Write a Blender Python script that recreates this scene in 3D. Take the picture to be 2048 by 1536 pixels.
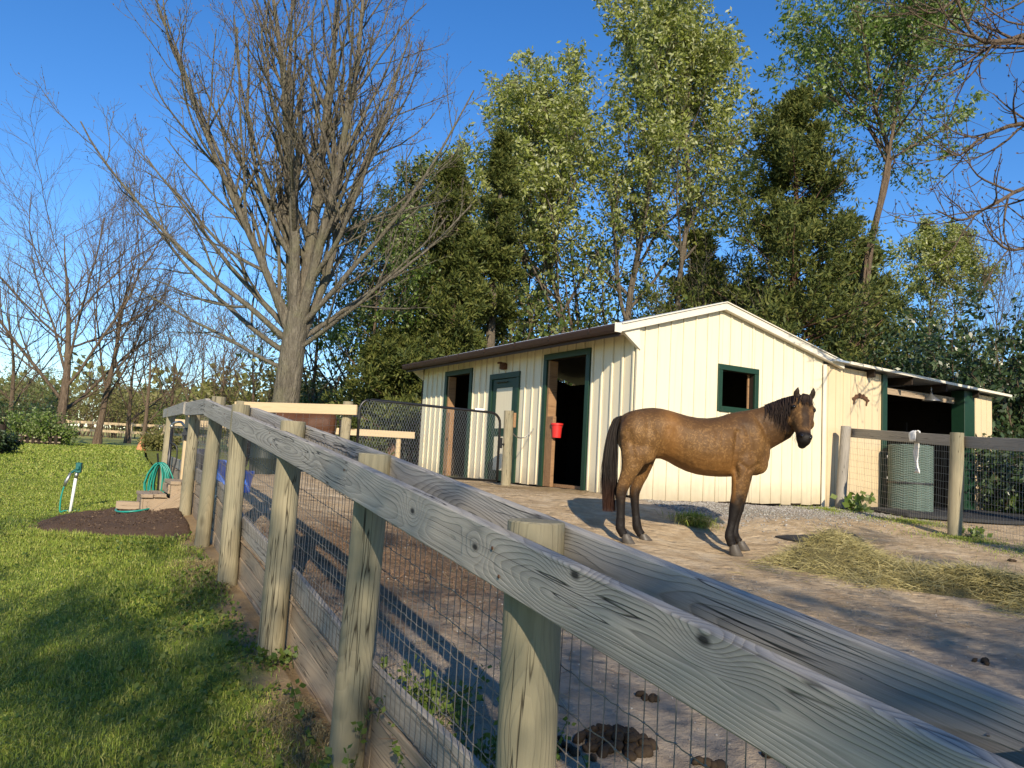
import bpy, bmesh, math, random
import numpy as np
from mathutils import Vector, Matrix
from math import radians, sin, cos, pi, atan2, sqrt

for o in list(bpy.data.objects):
    bpy.data.objects.remove(o)
sc = bpy.context.scene
col = sc.collection
RNG = np.random.default_rng(7)
random.seed(7)

# ------------------------------------------------------------------ camera
FPX = 1538.0            # focal length in photo pixels (2048 wide)
PITCH, ROLL, EYE = radians(5.5), radians(3.1), 1.6
cam_data = bpy.data.cameras.new("camera")
cam_data.sensor_width = 36.0
cam_data.lens = 36.0 * FPX / 2048.0
cam_data.clip_start, cam_data.clip_end = 0.05, 2000.0
cam = bpy.data.objects.new("camera", cam_data)
col.objects.link(cam)
CAMROT = Matrix.Rotation(pi / 2 + PITCH, 3, 'X') @ Matrix.Rotation(ROLL, 3, 'Z')
cam.matrix_world = Matrix.Translation((0, 0, EYE)) @ CAMROT.to_4x4()
sc.camera = cam

# ------------------------------------------------------------------ light
SUN_AZ = (0.15, -0.989)          # horizontal direction towards the sun (behind the camera)
SUN_EL = radians(26.5)
to_sun = Vector((SUN_AZ[0] * cos(SUN_EL), SUN_AZ[1] * cos(SUN_EL), sin(SUN_EL))).normalized()
world = bpy.data.worlds.new("World")
sc.world = world
world.use_nodes = True
wnt = world.node_tree
sky = wnt.nodes.new('ShaderNodeTexSky')
sky.sky_type = 'NISHITA'
sky.sun_disc = False
sky.sun_elevation = SUN_EL
sky.sun_rotation = atan2(to_sun.x, to_sun.y)
sky.air_density = 1.0
sky.dust_density = 0.0
sky.ozone_density = 4.0
hsv = wnt.nodes.new('ShaderNodeHueSaturation')
hsv.inputs['Saturation'].default_value = 1.24
hsv.inputs['Hue'].default_value = 0.507
hsv.inputs['Value'].default_value = 1.32
wnt.links.new(sky.outputs[0], hsv.inputs['Color'])
wnt.links.new(hsv.outputs[0], wnt.nodes['Background'].inputs[0])
wnt.nodes['Background'].inputs[1].default_value = 0.105
sl = bpy.data.lights.new("sun", 'SUN')
sl.energy, sl.angle, sl.color = 5.0, radians(0.55), (1.0, 0.87, 0.68)
sun = bpy.data.objects.new("sun", sl)
col.objects.link(sun)
sun.rotation_euler = (-to_sun).to_track_quat('-Z', 'Y').to_euler()
sc.view_settings.view_transform = 'Standard'
sc.view_settings.look = 'None'
sc.view_settings.gamma = 1.0
sc.view_settings.use_curve_mapping = False
sc.view_settings.exposure = 0.42
sc.cycles.use_denoising = True
sc.cycles.max_bounces = 5
sc.cycles.diffuse_bounces = 3
sc.cycles.glossy_bounces = 2
sc.cycles.transmission_bounces = 3
sc.cycles.transparent_max_bounces = 8

# ------------------------------------------------------------------ helpers
def at(px, py, Y):
    """world point seen at photo pixel (px, py) at forward distance Y"""
    d = CAMROT @ Vector(((px - 1024) / FPX, -(py - 768) / FPX, -1.0))
    p = d * (Y / d.y)
    return Vector((p.x, p.y, p.z + EYE))

def mesh_np(name, verts, quads=None, tris=None):
    verts = np.asarray(verts, dtype=np.float32).reshape(-1, 3)
    nq = 0 if quads is None else len(quads)
    nt = 0 if tris is None else len(tris)
    me = bpy.data.meshes.new(name)
    me.vertices.add(len(verts))
    me.vertices.foreach_set("co", verts.ravel())
    parts, starts = [], []
    if nq:
        q = np.asarray(quads, dtype=np.int32); parts.append(q.ravel()); starts.append(np.arange(nq) * 4)
    if nt:
        t = np.asarray(tris, dtype=np.int32); parts.append(t.ravel()); starts.append(nq * 4 + np.arange(nt) * 3)
    li = np.concatenate(parts); ls = np.concatenate(starts).astype(np.int32)
    me.loops.add(len(li)); me.loops.foreach_set("vertex_index", li)
    me.polygons.add(nq + nt); me.polygons.foreach_set("loop_start", ls)
    me.update(calc_edges=True)
    return me

def link(name, me, mat=None, parent=None, smooth=False):
    o = bpy.data.objects.new(name, me)
    col.objects.link(o)
    if mat is not None and me is not None and not me.materials:
        me.materials.append(mat)
    if smooth and me is not None:
        me.polygons.foreach_set("use_smooth", np.ones(len(me.polygons), dtype=bool))
    if parent is not None:
        o.parent = parent
    return o

def thing(name, label, cat, loc=(0, 0, 0), rz=0.0, group=None):
    o = bpy.data.objects.new(name, None)
    col.objects.link(o)
    o.empty_display_size = 0.2
    o.location = loc
    o.rotation_euler = (0, 0, rz)
    return tag(o, label, cat, group)

def tag(o, label, cat, group=None, kind=None):
    o['label'] = label
    o['category'] = cat
    if group: o['group'] = group
    if kind: o['kind'] = kind
    return o

class MB:
    """collects simple shapes into one mesh"""
    def __init__(self):
        self.v, self.f = [], []
    def add(self, verts, faces):
        n = len(self.v)
        self.v.extend([tuple(p) for p in verts])
        self.f.extend([tuple(i + n for i in f) for f in faces])
        return self
    def box(self, x0, x1, y0, y1, z0, z1):
        v = [(x, y, z) for z in (z0, z1) for y in (y0, y1) for x in (x0, x1)]
        return self.add(v, [(0, 2, 3, 1), (4, 5, 7, 6), (0, 1, 5, 4), (2, 6, 7, 3), (0, 4, 6, 2), (1, 3, 7, 5)])
    def hexa(self, lo, hi):
        """four bottom points, four top points (counter-clockwise from above)"""
        return self.add(list(lo) + list(hi), [(3, 2, 1, 0), (4, 5, 6, 7), (0, 1, 5, 4), (1, 2, 6, 5), (2, 3, 7, 6), (3, 0, 4, 7)])
    def prism(self, poly, p0, ex, ey, axis):
        """closed 2-D outline poly in ex,ey extruded along axis"""
        p0, ex, ey, axis = Vector(p0), Vector(ex), Vector(ey), Vector(axis)
        n = len(poly)
        a = [p0 + ex * x + ey * y for x, y in poly]
        b = [p + axis for p in a]
        return self.add(a + b, [tuple(range(n))[::-1], tuple(range(n, 2 * n))] + [(i, (i + 1) % n, n + (i + 1) % n, n + i) for i in range(n)])
    def tube(self, pts, rad, sides=8, cap=True, closed=False):
        pts = [Vector(p) for p in pts]
        n = len(pts)
        rad = [rad] * n if not hasattr(rad, '__len__') else list(rad)
        base = len(self.v)
        ref = None
        for i, p in enumerate(pts):
            if closed:
                t = pts[(i + 1) % n] - pts[i - 1]
            else:
                t = pts[min(i + 1, n - 1)] - pts[max(i - 1, 0)]
            t.normalize()
            if ref is None:
                ref = Vector((0, 0, 1)) if abs(t.z) < .9 else Vector((1, 0, 0))
            a = t.cross(ref)
            if a.length < 1e-4:
                a = t.orthogonal()
            a.normalize(); b = t.cross(a); ref = (-b) if False else ref
            for k in range(sides):
                th = 2 * pi * k / sides
                self.v.append(tuple(p + (a * cos(th) + b * sin(th)) * rad[i]))
        m = n if closed else n - 1
        for i in range(m):
            for k in range(sides):
                j = (i + 1) % n
                self.f.append((base + i * sides + k, base + j * sides + k, base + j * sides + (k + 1) % sides, base + i * sides + (k + 1) % sides))
        if cap and not closed:
            self.f.append(tuple(base + k for k in range(sides)))
            self.f.append(tuple(base + (n - 1) * sides + k for k in range(sides))[::-1])
        return self
    def lathe(self, prof, c=(0, 0, 0), sides=20, sx=1, sy=1):
        base = len(self.v); n = len(prof)
        for r, z in prof:
            for k in range(sides):
                th = 2 * pi * k / sides
                self.v.append((c[0] + r * cos(th) * sx, c[1] + r * sin(th) * sy, c[2] + z))
        for i in range(n - 1):
            for k in range(sides):
                k2 = (k + 1) % sides
                self.f.append((base + i * sides + k, base + i * sides + k2, base + (i + 1) * sides + k2, base + (i + 1) * sides + k))
        self.f.append(tuple(base + k for k in range(sides))[::-1])
        self.f.append(tuple(base + (n - 1) * sides + k for k in range(sides)))
        return self
    def ico(self, c, r, sq=(1, 1, 1), sub=1, jit=0.0, rng=random):
        bm = bmesh.new()
        bmesh.ops.create_icosphere(bm, subdivisions=sub, radius=1.0)
        vs = [(c[0] + v.co.x * r * sq[0] * (1 + rng.uniform(-jit, jit)), c[1] + v.co.y * r * sq[1] * (1 + rng.uniform(-jit, jit)), c[2] + v.co.z * r * sq[2] * (1 + rng.uniform(-jit, jit))) for v in bm.verts]
        fs = [tuple(v.index for v in f.verts) for f in bm.faces]
        bm.free()
        return self.add(vs, fs)
    def mesh(self, name, fix=True):
        me = bpy.data.meshes.new(name)
        me.from_pydata(self.v, [], self.f)
        if fix:
            bm = bmesh.new(); bm.from_mesh(me)
            bmesh.ops.recalc_face_normals(bm, faces=bm.faces)
            bm.to_mesh(me); bm.free()
        me.update()
        return me
    def build(self, name, mat, parent=None, smooth=False, bevel=0.0):
        me = self.mesh(name)
        if bevel:
            bm = bmesh.new(); bm.from_mesh(me)
            bmesh.ops.bevel(bm, geom=list(bm.edges), offset=bevel, segments=1, affect='EDGES', profile=.5)
            bm.to_mesh(me); bm.free()
        return link(name, me, mat, parent, smooth)

def smooth_by_angle(o, deg=40):
    me = o.data
    me.polygons.foreach_set("use_smooth", np.ones(len(me.polygons), dtype=bool))
    me.set_sharp_from_angle(angle=radians(deg))
    return o

def frame(p0, p1, up=(0, 0, 1)):
    """matrix: x along p0->p1, z as close to up as possible, origin p0"""
    p0, p1 = Vector(p0), Vector(p1)
    x = (p1 - p0).normalized()
    y = Vector(up).cross(x).normalized()
    z = x.cross(y)
    m = Matrix((x, y, z)).transposed().to_4x4()
    m.translation = p0
    return m

def board(name, p0, p1, w, t, mat, parent, up=(0, 0, 1), bevel=.004, seg=None, warp=0.0, rng=random):
    """plank from p0 to p1 (centre line), w along 'up', t across; local x runs along the grain"""
    L = (Vector(p1) - Vector(p0)).length
    n = seg or max(2, int(L / .35))
    b = MB(); prof = [(-t / 2, -w / 2 + bevel), (-t / 2 + bevel, -w / 2), (t / 2 - bevel, -w / 2), (t / 2, -w / 2 + bevel), (t / 2, w / 2 - bevel), (t / 2 - bevel, w / 2), (-t / 2 + bevel, w / 2), (-t / 2, w / 2 - bevel)]
    k = len(prof); ph = rng.uniform(0, 6)
    for i in range(n + 1):
        x = L * i / n
        dy = warp * sin(ph + x * 1.7); dz = warp * .7 * sin(ph * 2 + x * 1.1)
        for (py, pz) in prof:
            b.v.append((x, py + dy + rng.uniform(-1, 1) * warp * .08, pz + dz + rng.uniform(-1, 1) * warp * .1))
    for i in range(n):
        for j in range(k):
            b.f.append((i * k + j, i * k + (j + 1) % k, (i + 1) * k + (j + 1) % k, (i + 1) * k + j))
    b.f.append(tuple(range(k))); b.f.append(tuple(n * k + j for j in range(k))[::-1])
    o = b.build(name, mat, None)
    o.parent = parent
    m = frame(p0, p1, up)
    o.matrix_basis = (parent_matrix(parent).inverted() @ m) if parent else m
    return o

def parent_matrix(p):
    m = Matrix.Identity(4)
    while p is not None:
        m = p.matrix_basis @ m
        p = p.parent
    return m

def put(o, parent, world_m):
    """parent o and place it at a world matrix"""
    o.parent = parent
    o.matrix_basis = parent_matrix(parent).inverted() @ world_m
    return o

def cr(pts, n=8):
    """Catmull-Rom through points"""
    pts = [Vector(p) for p in pts]
    P = [pts[0] * 2 - pts[1]] + pts + [pts[-1] * 2 - pts[-2]]
    out = []
    for i in range(1, len(P) - 2):
        a, b, c, d = P[i - 1:i + 3]
        for k in range(n):
            t = k / n
            out.append(.5 * ((2 * b) + (c - a) * t + (2 * a - 5 * b + 4 * c - d) * t * t + (3 * b - a - 3 * c + d) * t ** 3))
    out.append(pts[-1])
    return out

# ------------------------------------------------------------------ node materials
class NT:
    def __init__(self, name):
        self.m = bpy.data.materials.new(name)
        self.m.use_nodes = True
        self.t = self.m.node_tree
        self.b = self.t.nodes['Principled BSDF']
        self.out = self.t.nodes['Material Output']
    def n(self, kind, **kw):
        nd = self.t.nodes.new(kind)
        for k, v in kw.items():
            setattr(nd, k, v)
        return nd
    def set(self, sock, v):
        if v is None: return
        if isinstance(v, bpy.types.NodeSocket):
            self.t.links.new(v, sock)
        else:
            sock.default_value = v
    def obj(self):
        return self.n('ShaderNodeTexCoord').outputs['Object']
    def pos(self):
        return self.n('ShaderNodeNewGeometry').outputs['Position']
    def island(self):
        return self.n('ShaderNodeNewGeometry').outputs['Random Per Island']
    def rand(self):
        return self.n('ShaderNodeObjectInfo').outputs['Random']
    def attr(self, name):
        return self.n('ShaderNodeAttribute', attribute_name=name).outputs['Fac']
    def map(self, vec, scale=(1, 1, 1), loc=(0, 0, 0), rot=(0, 0, 0)):
        nd = self.n('ShaderNodeMapping')
        self.set(nd.inputs[0], vec); nd.inputs['Scale'].default_value = scale
        self.set(nd.inputs['Location'], loc); nd.inputs['Rotation'].default_value = rot
        return nd.outputs[0]
    def noise(self, vec, scale=5, detail=4, rough=.55, dist=0.0, out=0):
        nd = self.n('ShaderNodeTexNoise')
        self.set(nd.inputs['Vector'], vec); nd.inputs['Scale'].default_value = scale
        nd.inputs['Detail'].default_value = detail; nd.inputs['Roughness'].default_value = rough
        nd.inputs['Distortion'].default_value = dist
        return nd.outputs[out]
    def voro(self, vec, scale=5, feature='F1', rnd=1.0, out='Distance'):
        nd = self.n('ShaderNodeTexVoronoi', feature=feature)
        self.set(nd.inputs['Vector'], vec); nd.inputs['Scale'].default_value = scale
        nd.inputs['Randomness'].default_value = rnd
        return nd.outputs[out]
    def math(self, op, a, b=None, c=None, clamp=False):
        nd = self.n('ShaderNodeMath', operation=op, use_clamp=clamp)
        self.set(nd.inputs[0], a); self.set(nd.inputs[1], b)
        if c is not None: self.set(nd.inputs[2], c)
        return nd.outputs[0]
    def vmath(self, op, a, b=None, out=0):
        nd = self.n('ShaderNodeVectorMath', operation=op)
        self.set(nd.inputs[0], a)
        if b is not None: self.set(nd.inputs[1], b)
        return nd.outputs[out]
    def sep(self, v):
        nd = self.n('ShaderNodeSeparateXYZ'); self.set(nd.inputs[0], v); return nd.outputs
    def comb(self, x=0, y=0, z=0):
        nd = self.n('ShaderNodeCombineXYZ')
        self.set(nd.inputs[0], x); self.set(nd.inputs[1], y); self.set(nd.inputs[2], z)
        return nd.outputs[0]
    def rmap(self, v, a, b, c=0.0, d=1.0, smooth=False):
        nd = self.n('ShaderNodeMapRange', clamp=True)
        if smooth: nd.interpolation_type = 'SMOOTHSTEP'
        self.set(nd.inputs[0], v)
        for i, x in zip((1, 2, 3, 4), (a, b, c, d)): self.set(nd.inputs[i], x)
        return nd.outputs[0]
    def ramp(self, v, stops, interp='LINEAR'):
        nd = self.n('ShaderNodeValToRGB'); self.set(nd.inputs[0], v)
        cr_ = nd.color_ramp; cr_.interpolation = interp
        while len(cr_.elements) < len(stops): cr_.elements.new(.5)
        for e, (p, c) in zip(cr_.elements, stops):
            e.position = p; e.color = (c[0], c[1], c[2], 1)
        return nd.outputs[0]
    def mix(self, f, a, b, mode='MIX'):
        nd = self.n('ShaderNodeMix', data_type='RGBA', blend_type=mode, clamp_factor=True)
        self.set(nd.inputs[0], f)
        for s, v in ((nd.inputs[6], a), (nd.inputs[7], b)):
            if isinstance(v, (tuple, list)): v = (v[0], v[1], v[2], 1)
            self.set(s, v)
        return nd.outputs[2]
    def bump(self, h, strength=.3, dist=.01, nrm=None):
        nd = self.n('ShaderNodeBump'); self.set(nd.inputs['Height'], h)
        nd.inputs['Strength'].default_value = strength; nd.inputs['Distance'].default_value = dist
        if nrm is not None: self.set(nd.inputs['Normal'], nrm)
        return nd.outputs[0]
    def done(self, color, rough=.7, normal=None, spec=.3, metal=0.0, sheen=0.0):
        if isinstance(color, (tuple, list)): color = (color[0], color[1], color[2], 1)
        self.set(self.b.inputs['Base Color'], color)
        self.set(self.b.inputs['Roughness'], rough)
        self.set(self.b.inputs['Specular IOR Level'], spec)
        self.set(self.b.inputs['Metallic'], metal)
        if sheen: self.b.inputs['Sheen Weight'].default_value = sheen
        if normal is not None: self.set(self.b.inputs['Normal'], normal)
        return self.m
    def translucent(self, color, fac=.35):
        tr = self.n('ShaderNodeBsdfTranslucent')
        self.set(tr.inputs['Color'], color)
        mx = self.n('ShaderNodeMixShader'); mx.inputs[0].default_value = fac
        self.t.links.new(self.b.outputs[0], mx.inputs[1]); self.t.links.new(tr.outputs[0], mx.inputs[2])
        self.t.links.new(mx.outputs[0], self.out.inputs['Surface'])
        return self.m

MAT = {}

def simple(name, c, rough=.6, var=.12, spec=.35, metal=0, scale=6, bump=0.0):
    t = NT(name)
    p = t.obj()
    nz = t.noise(p, scale, 5)
    a = tuple(x * (1 - var) for x in c); b = tuple(min(1, x * (1 + var)) for x in c)
    colr = t.mix(nz, a, b)
    nr = t.bump(t.noise(p, scale * 12, 3), bump, .004) if bump else None
    MAT[name] = t.done(colr, rough, nr, spec, metal)
    return MAT[name]

def wood(name, light, dark, ring=90.0, knot=.85, rough=.8, bump=.35, contrast=.75, green=None, sc_len=.55, stain=.5, crack=True, rust=False, knots=()):
    """sawn timber: cathedral growth rings along local x with knots, weather stain and checks"""
    t = NT(name)
    r = t.rand()
    o = t.obj()
    off = t.comb(t.math('MULTIPLY', r, 37.0), t.math('MULTIPLY', r, 11.0), t.math('MULTIPLY', r, 5.0))
    p = t.vmath('ADD', o, off)
    s = t.sep(o)
    sp = t.sep(p)
    low = t.noise(t.comb(t.math('MULTIPLY', sp[0], sc_len * 1.6), t.math('MULTIPLY', r, 50), 0), 1.0, 2, .4)
    low2 = t.noise(t.comb(t.math('MULTIPLY', sp[0], 1.1), t.math('MULTIPLY', r, 90), 3), 1.0, 3, .5)
    warp = t.noise(t.map(p, (1.6, 9, 9)), 1.0, 3, .5)
    vk = t.voro(t.map(p, (knot, 2.4, 2.4)), 1.0)
    kn = t.math('POWER', 2.718, t.math('MULTIPLY', t.math('MULTIPLY', vk, vk), -75.0))
    kn2 = t.math('POWER', 2.718, t.math('MULTIPLY', t.math('MULTIPLY', vk, vk), -10.0))
    for (kx, kz) in knots:
        ex = t.math('DIVIDE', t.math('SUBTRACT', s[0], kx), 1.9); ez = t.math('SUBTRACT', s[2], kz)
        r2 = t.math('ADD', t.math('MULTIPLY', ex, ex), t.math('MULTIPLY', ez, ez))
        kn = t.math('MAXIMUM', kn, t.math('POWER', 2.718, t.math('MULTIPLY', r2, -6500.0)))
        kn2 = t.math('ADD', kn2, t.math('POWER', 2.718, t.math('MULTIPLY', r2, -520.0)))
    yy = t.math('MULTIPLY', t.math('SUBTRACT', low, .34), .24)
    zz = t.math('ADD', s[2], t.math('MULTIPLY', t.math('SUBTRACT', low2, .5), .08))
    d = t.math('SQRT', t.math('ADD', t.math('MULTIPLY', yy, yy), t.math('MULTIPLY', zz, zz)))
    d = t.math('ADD', d, t.math('MULTIPLY', s[1], .35))
    d = t.math('ADD', d, t.math('MULTIPLY', warp, .022))
    d = t.math('ADD', d, t.math('MULTIPLY', kn2, .05))
    ph = t.math('FRACT', t.math('MULTIPLY', d, ring))
    rg = t.math('MULTIPLY', t.math('POWER', ph, 2.0), t.rmap(ph, .86, 1.0, 1, 0, True))
    fine = t.noise(t.map(p, (4, 210, 210)), 1.0, 4, .65)
    fib = t.noise(t.map(p, (1.4, 48, 48), (2, 5, 7)), 1.0, 4, .65)
    vary = t.rmap(t.noise(t.map(p, (.9, 11, 11), (4, 2, 9)), 1.0, 3, .6), .3, .7, .25, 1.0)
    g = t.math('ADD', t.math('MULTIPLY', t.math('MULTIPLY', rg, vary), contrast), t.math('ADD', t.math('MULTIPLY', t.math('SUBTRACT', fine, .5), .55), t.math('MULTIPLY', t.math('SUBTRACT', fib, .45), .95)), clamp=True)
    c = t.mix(g, light, dark)
    st = t.noise(t.map(p, (1.3, 5, 5)), 1.0, 4, .6)
    c = t.mix(t.rmap(st, .35, .75, 0, stain), c, t.mix(.5, c, tuple(x * .45 for x in dark)))
    if green:
        gm = t.noise(t.map(p, (1.8, 7, 7), (3, 1, 2)), 1.0, 3, .6)
        c = t.mix(t.rmap(gm, .4, .7, 0, .75), c, green)
    c = t.mix(t.rmap(kn, .35, .85), c, tuple(x * .35 for x in dark))
    h = t.math('SUBTRACT', t.math('ADD', t.math('MULTIPLY', fine, .5), t.math('MULTIPLY', fib, .5)), t.math('MULTIPLY', rg, .5))
    if crack:
        ck = t.noise(t.map(p, (1.1, 26, 26), (9, 4, 1)), 1.0, 2, .5)
        cm = t.rmap(t.math('ABSOLUTE', t.math('SUBTRACT', ck, .5)), 0.0, .016, 1, 0)
        gate = t.rmap(t.noise(t.map(p, (1.5, 6, 6), (1, 8, 3)), 1.0, 1),   .46, .56)
        cm = t.math('MULTIPLY', cm, gate)
        c = t.mix(cm, c, tuple(x * .25 for x in dark))
        h = t.math('SUBTRACT', h, cm)
    MAT[name] = t.done(c, rough, t.bump(h, bump, .004), .25)
    return MAT[name]

wood('rail_wood', (.41, .38, .33), (.10, .092, .085), ring=112, knot=.8, contrast=.8, stain=.5, bump=.6)
wood('post_wood', (.375, .325, .21), (.125, .10, .06), ring=80, knot=1.5, contrast=.55, green=(.165, .16, .11), stain=.9, bump=.7)
wood('plank_wood', (.36, .285, .20), (.15, .105, .07), ring=70, knot=.7, contrast=.6, stain=.7)
wood('grey_plank', (.33, .30, .255), (.14, .125, .105), ring=70, knot=.7, contrast=.7, stain=.4)
wood('new_wood', (.58, .44, .265), (.42, .30, .165), ring=55, knot=1.2, contrast=.5, stain=.15, crack=False)
wood('old_brown_wood', (.34, .2, .1), (.13, .07, .035), ring=60, knot=1.0, contrast=.6, stain=.6)
wood('step_wood', (.37, .285, .195), (.2, .14, .09), ring=60, knot=1.2, contrast=.55, stain=.3)
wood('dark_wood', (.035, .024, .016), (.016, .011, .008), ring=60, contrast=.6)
simple('green_trim', (.009, .036, .018), .45, .25, .4, scale=14, bump=.15)
simple('brown_metal', (.05, .027, .02), .5, .2, .3, scale=5)
simple('white_paint', (.68, .63, .51), .55, .08, .35, scale=8, bump=.1)
simple('black_steel', (.012, .012, .013), .35, .3, .5)
simple('galvanised', (.36, .36, .35), .38, .2, .5, metal=.85, scale=30)
simple('wire_dark', (.20, .185, .17), .5, .3, .35, metal=.35, scale=30)
simple('red_plastic', (.62, .03, .025), .4, .12, .5)
simple('blue_plastic', (.06, .17, .62), .42, .12, .5)
simple('black_plastic', (.022, .023, .025), .45, .25, .5)
simple('green_plastic', (.02, .027, .022), .6, .3, .4)
simple('hose_green', (.015, .25, .19), .38, .2, .5, scale=20)
simple('rubber', (.035, .035, .036), .85, .35, .2, scale=9, bump=.4)
simple('white_plastic', (.78, .78, .76), .4, .06, .5)
simple('teal_plastic', (.012, .11, .10), .4, .2, .5)
simple('rag_white', (.76, .75, .72), .9, .08, .1, scale=30)
simple('rust', (.10, .05, .028), .85, .4, .2, scale=25, bump=.4)
simple('roof_metal', (.52, .55, .58), .35, .1, .5, metal=.6)
simple('terracotta', (.55, .25, .12), .8, .2, .2)
simple('concrete', (.30, .29, .27), .9, .25, .2, scale=9, bump=.4)
simple('manure', (.04, .026, .014), .75, .35, .25, scale=30, bump=.6)

def siding_mat(name, ca, cb, wear):
    t = NT(name)
    p = t.pos()
    nz = t.noise(p, 1.6, 5, .6)
    c = t.mix(nz, ca, cb)
    streak = t.noise(t.map(p, (14, 14, .7)), 1.0, 4, .6)
    c = t.mix(t.rmap(streak, .52, .76, 0, wear), c, (.50, .42, .29))
    spots = t.noise(p, 38, 2, .5)
    c = t.mix(t.rmap(spots, .72, .78, 0, .5), c, (.30, .24, .15))
    z = t.sep(p)[2]
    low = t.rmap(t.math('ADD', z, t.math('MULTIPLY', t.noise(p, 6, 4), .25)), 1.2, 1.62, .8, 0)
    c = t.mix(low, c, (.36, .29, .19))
    MAT[name] = t.done(c, .42, t.bump(t.noise(p, 5, 3), .08, .01), .4)
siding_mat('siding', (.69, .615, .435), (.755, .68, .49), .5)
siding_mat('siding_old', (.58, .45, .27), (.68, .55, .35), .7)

def bark(name, a, b, scale=1.0, moss=None):
    t = NT(name)
    p = t.pos()
    w = t.vmath('ADD', p, t.vmath('MULTIPLY', t.noise(p, 3, 3, out=1), (.12, .12, .12)))
    nz = t.noise(t.map(w, (11 * scale, 11 * scale, 1.9 * scale)), 1.0, 5, .7)
    fr = t.voro(t.map(w, (20 * scale, 20 * scale, 3.2 * scale)), 1.0)
    f = t.math('MULTIPLY', t.rmap(nz, .3, .7), t.rmap(fr, .05, .5, .35, 1.0))
    c = t.mix(f, a, b)
    if moss:
        c = t.mix(t.rmap(t.noise(p, 1.8, 3), .48, .66, 0, .6), c, moss)
    MAT[name] = t.done(c, .92, t.bump(f, 1.0, .06), .12)
bark('bark_grey', (.085, .073, .056), (.25, .22, .165), moss=(.17, .16, .095))
bark('bark_brown', (.085, .062, .043), (.23, .17, .118))
bark('bark_pale', (.09, .075, .055), (.23, .19, .14))
bark('bark_red', (.13, .07, .045), (.27, .17, .12))

def leaf_mat(name, cols, trans=.4, rough=.5, spec=.35):
    t = NT(name)
    n = len(cols)
    r = t.island()
    c = t.ramp(r, [((i + .5) / n, k) for i, k in enumerate(cols)])
    big = t.noise(t.pos(), .9, 2)
    c = t.mix(t.rmap(big, .35, .65, 0, .45), c, t.mix(1.0, c, (.62, .66, .55), 'MULTIPLY'))
    t.done(c, rough, None, spec)
    MAT[name] = t.translucent(c, trans)
leaf_mat('leaf_pale', [(.20, .24, .04), (.30, .335, .07), (.40, .43, .125), (.58, .59, .35), (.25, .285, .05)], .45, .45)
leaf_mat('leaf_spring', [(.11, .18, .03), (.16, .24, .04), (.22, .29, .07), (.36, .42, .2)], .45, .42)
leaf_mat('leaf_dark', [(.022, .045, .014), (.035, .065, .02), (.055, .09, .03), (.10, .14, .06)], .25, .35, .5)
leaf_mat('leaf_mid', [(.075, .12, .03), (.12, .17, .04), (.18, .22, .06), (.3, .33, .13)], .4)
leaf_mat('leaf_gold', [(.17, .175, .045), (.23, .22, .07), (.30, .28, .11)], .4)
leaf_mat('cedar_leaf', [(.055, .075, .02), (.085, .11, .025), (.125, .145, .033), (.175, .18, .045)], .25, .6, .25)
leaf_mat('bud', [(.17, .10, .075), (.13, .09, .065), (.2, .14, .1)], .2, .7)
leaf_mat('grass_blade', [(.185, .255, .034), (.245, .32, .044), (.32, .38, .06), (.46, .44, .13), (.205, .27, .038)], .22, .5)
leaf_mat('dry_grass', [(.42, .33, .17), (.5, .4, .22), (.33, .25, .12)], .3, .7)
leaf_mat('clover_leaf', [(.09, .15, .025), (.13, .19, .035), (.18, .23, .05)], .4, .5)
leaf_mat('hay', [(.50, .43, .19), (.42, .35, .14), (.62, .54, .28), (.34, .29, .11)], .3, .65)
leaf_mat('straw', [(.5, .38, .2), (.42, .3, .15), (.6, .48, .28), (.3, .2, .1)], .2, .7)
leaf_mat('pebble', [(.24, .215, .19), (.31, .29, .265), (.17, .15, .13), (.40, .38, .35)], 0.0, .85)

# ------------------------------------------------------------------ terrain
FENCE = [(2.35, -2.2), (1.42, -.5), (.72, .9), (.085, 2.05), (-.56, 3.2), (-1.215, 4.3), (-1.94, 5.55), (-2.59, 6.8), (-3.5, 8.55), (-5.08, 11.6), (-5.52, 12.5), (-11.0, 23.5), (-16, 34)]
FY = np.array([p[1] for p in FENCE]); FX = np.array([p[0] for p in FENCE])
def xf(Y): return np.interp(Y, FY, FX)
LY = np.array([-40, -4, 0, 1, 2.05, 3.2, 4.3, 5.55, 6.8, 8.6, 11, 13, 20, 34, 60, 120, 400, 1500.])
LZ = np.array([-1.9, -1.68, -1.58, -1.5, -1.41, -1.26, -1.13, -.985, -.90, -.82, -.75, -.70, -.6, -.44, -.05, 1.0, 4.0, 12.])
def vnoise(x, y, s, seed=0):
    """cheap smooth value noise"""
    r = np.random.default_rng(seed).random((64, 64))
    x = np.asarray(x) * s; y = np.asarray(y) * s
    xi = np.floor(x).astype(int); yi = np.floor(y).astype(int)
    fx = x - xi; fy = y - yi
    fx = fx * fx * (3 - 2 * fx); fy = fy * fy * (3 - 2 * fy)
    g = lambda i, j: r[i % 64, j % 64]
    return (g(xi, yi) * (1 - fx) + g(xi + 1, yi) * fx) * (1 - fy) + (g(xi, yi + 1) * (1 - fx) + g(xi + 1, yi + 1) * fx) * fy - .5
def lawn_z(X, Y):
    X = np.asarray(X, float); Y = np.asarray(Y, float)
    z = np.interp(Y, LY, LZ)
    d = np.clip(xf(Y) - X, 0, 1.7)
    z = z - .1 * d * np.clip((20 - Y) / 8, 0, 1) * np.clip((Y - 2) / 3, 0, 1)
    far = np.clip((Y - 5) / 20, 0, 1)
    return z + EYE + vnoise(X, Y, .55, 3) * .05 + vnoise(X, Y, 1.9, 4) * .022 + vnoise(X, Y, .05, 5) * 1.0 * np.clip((Y - 40) / 60, 0, 1)
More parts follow.
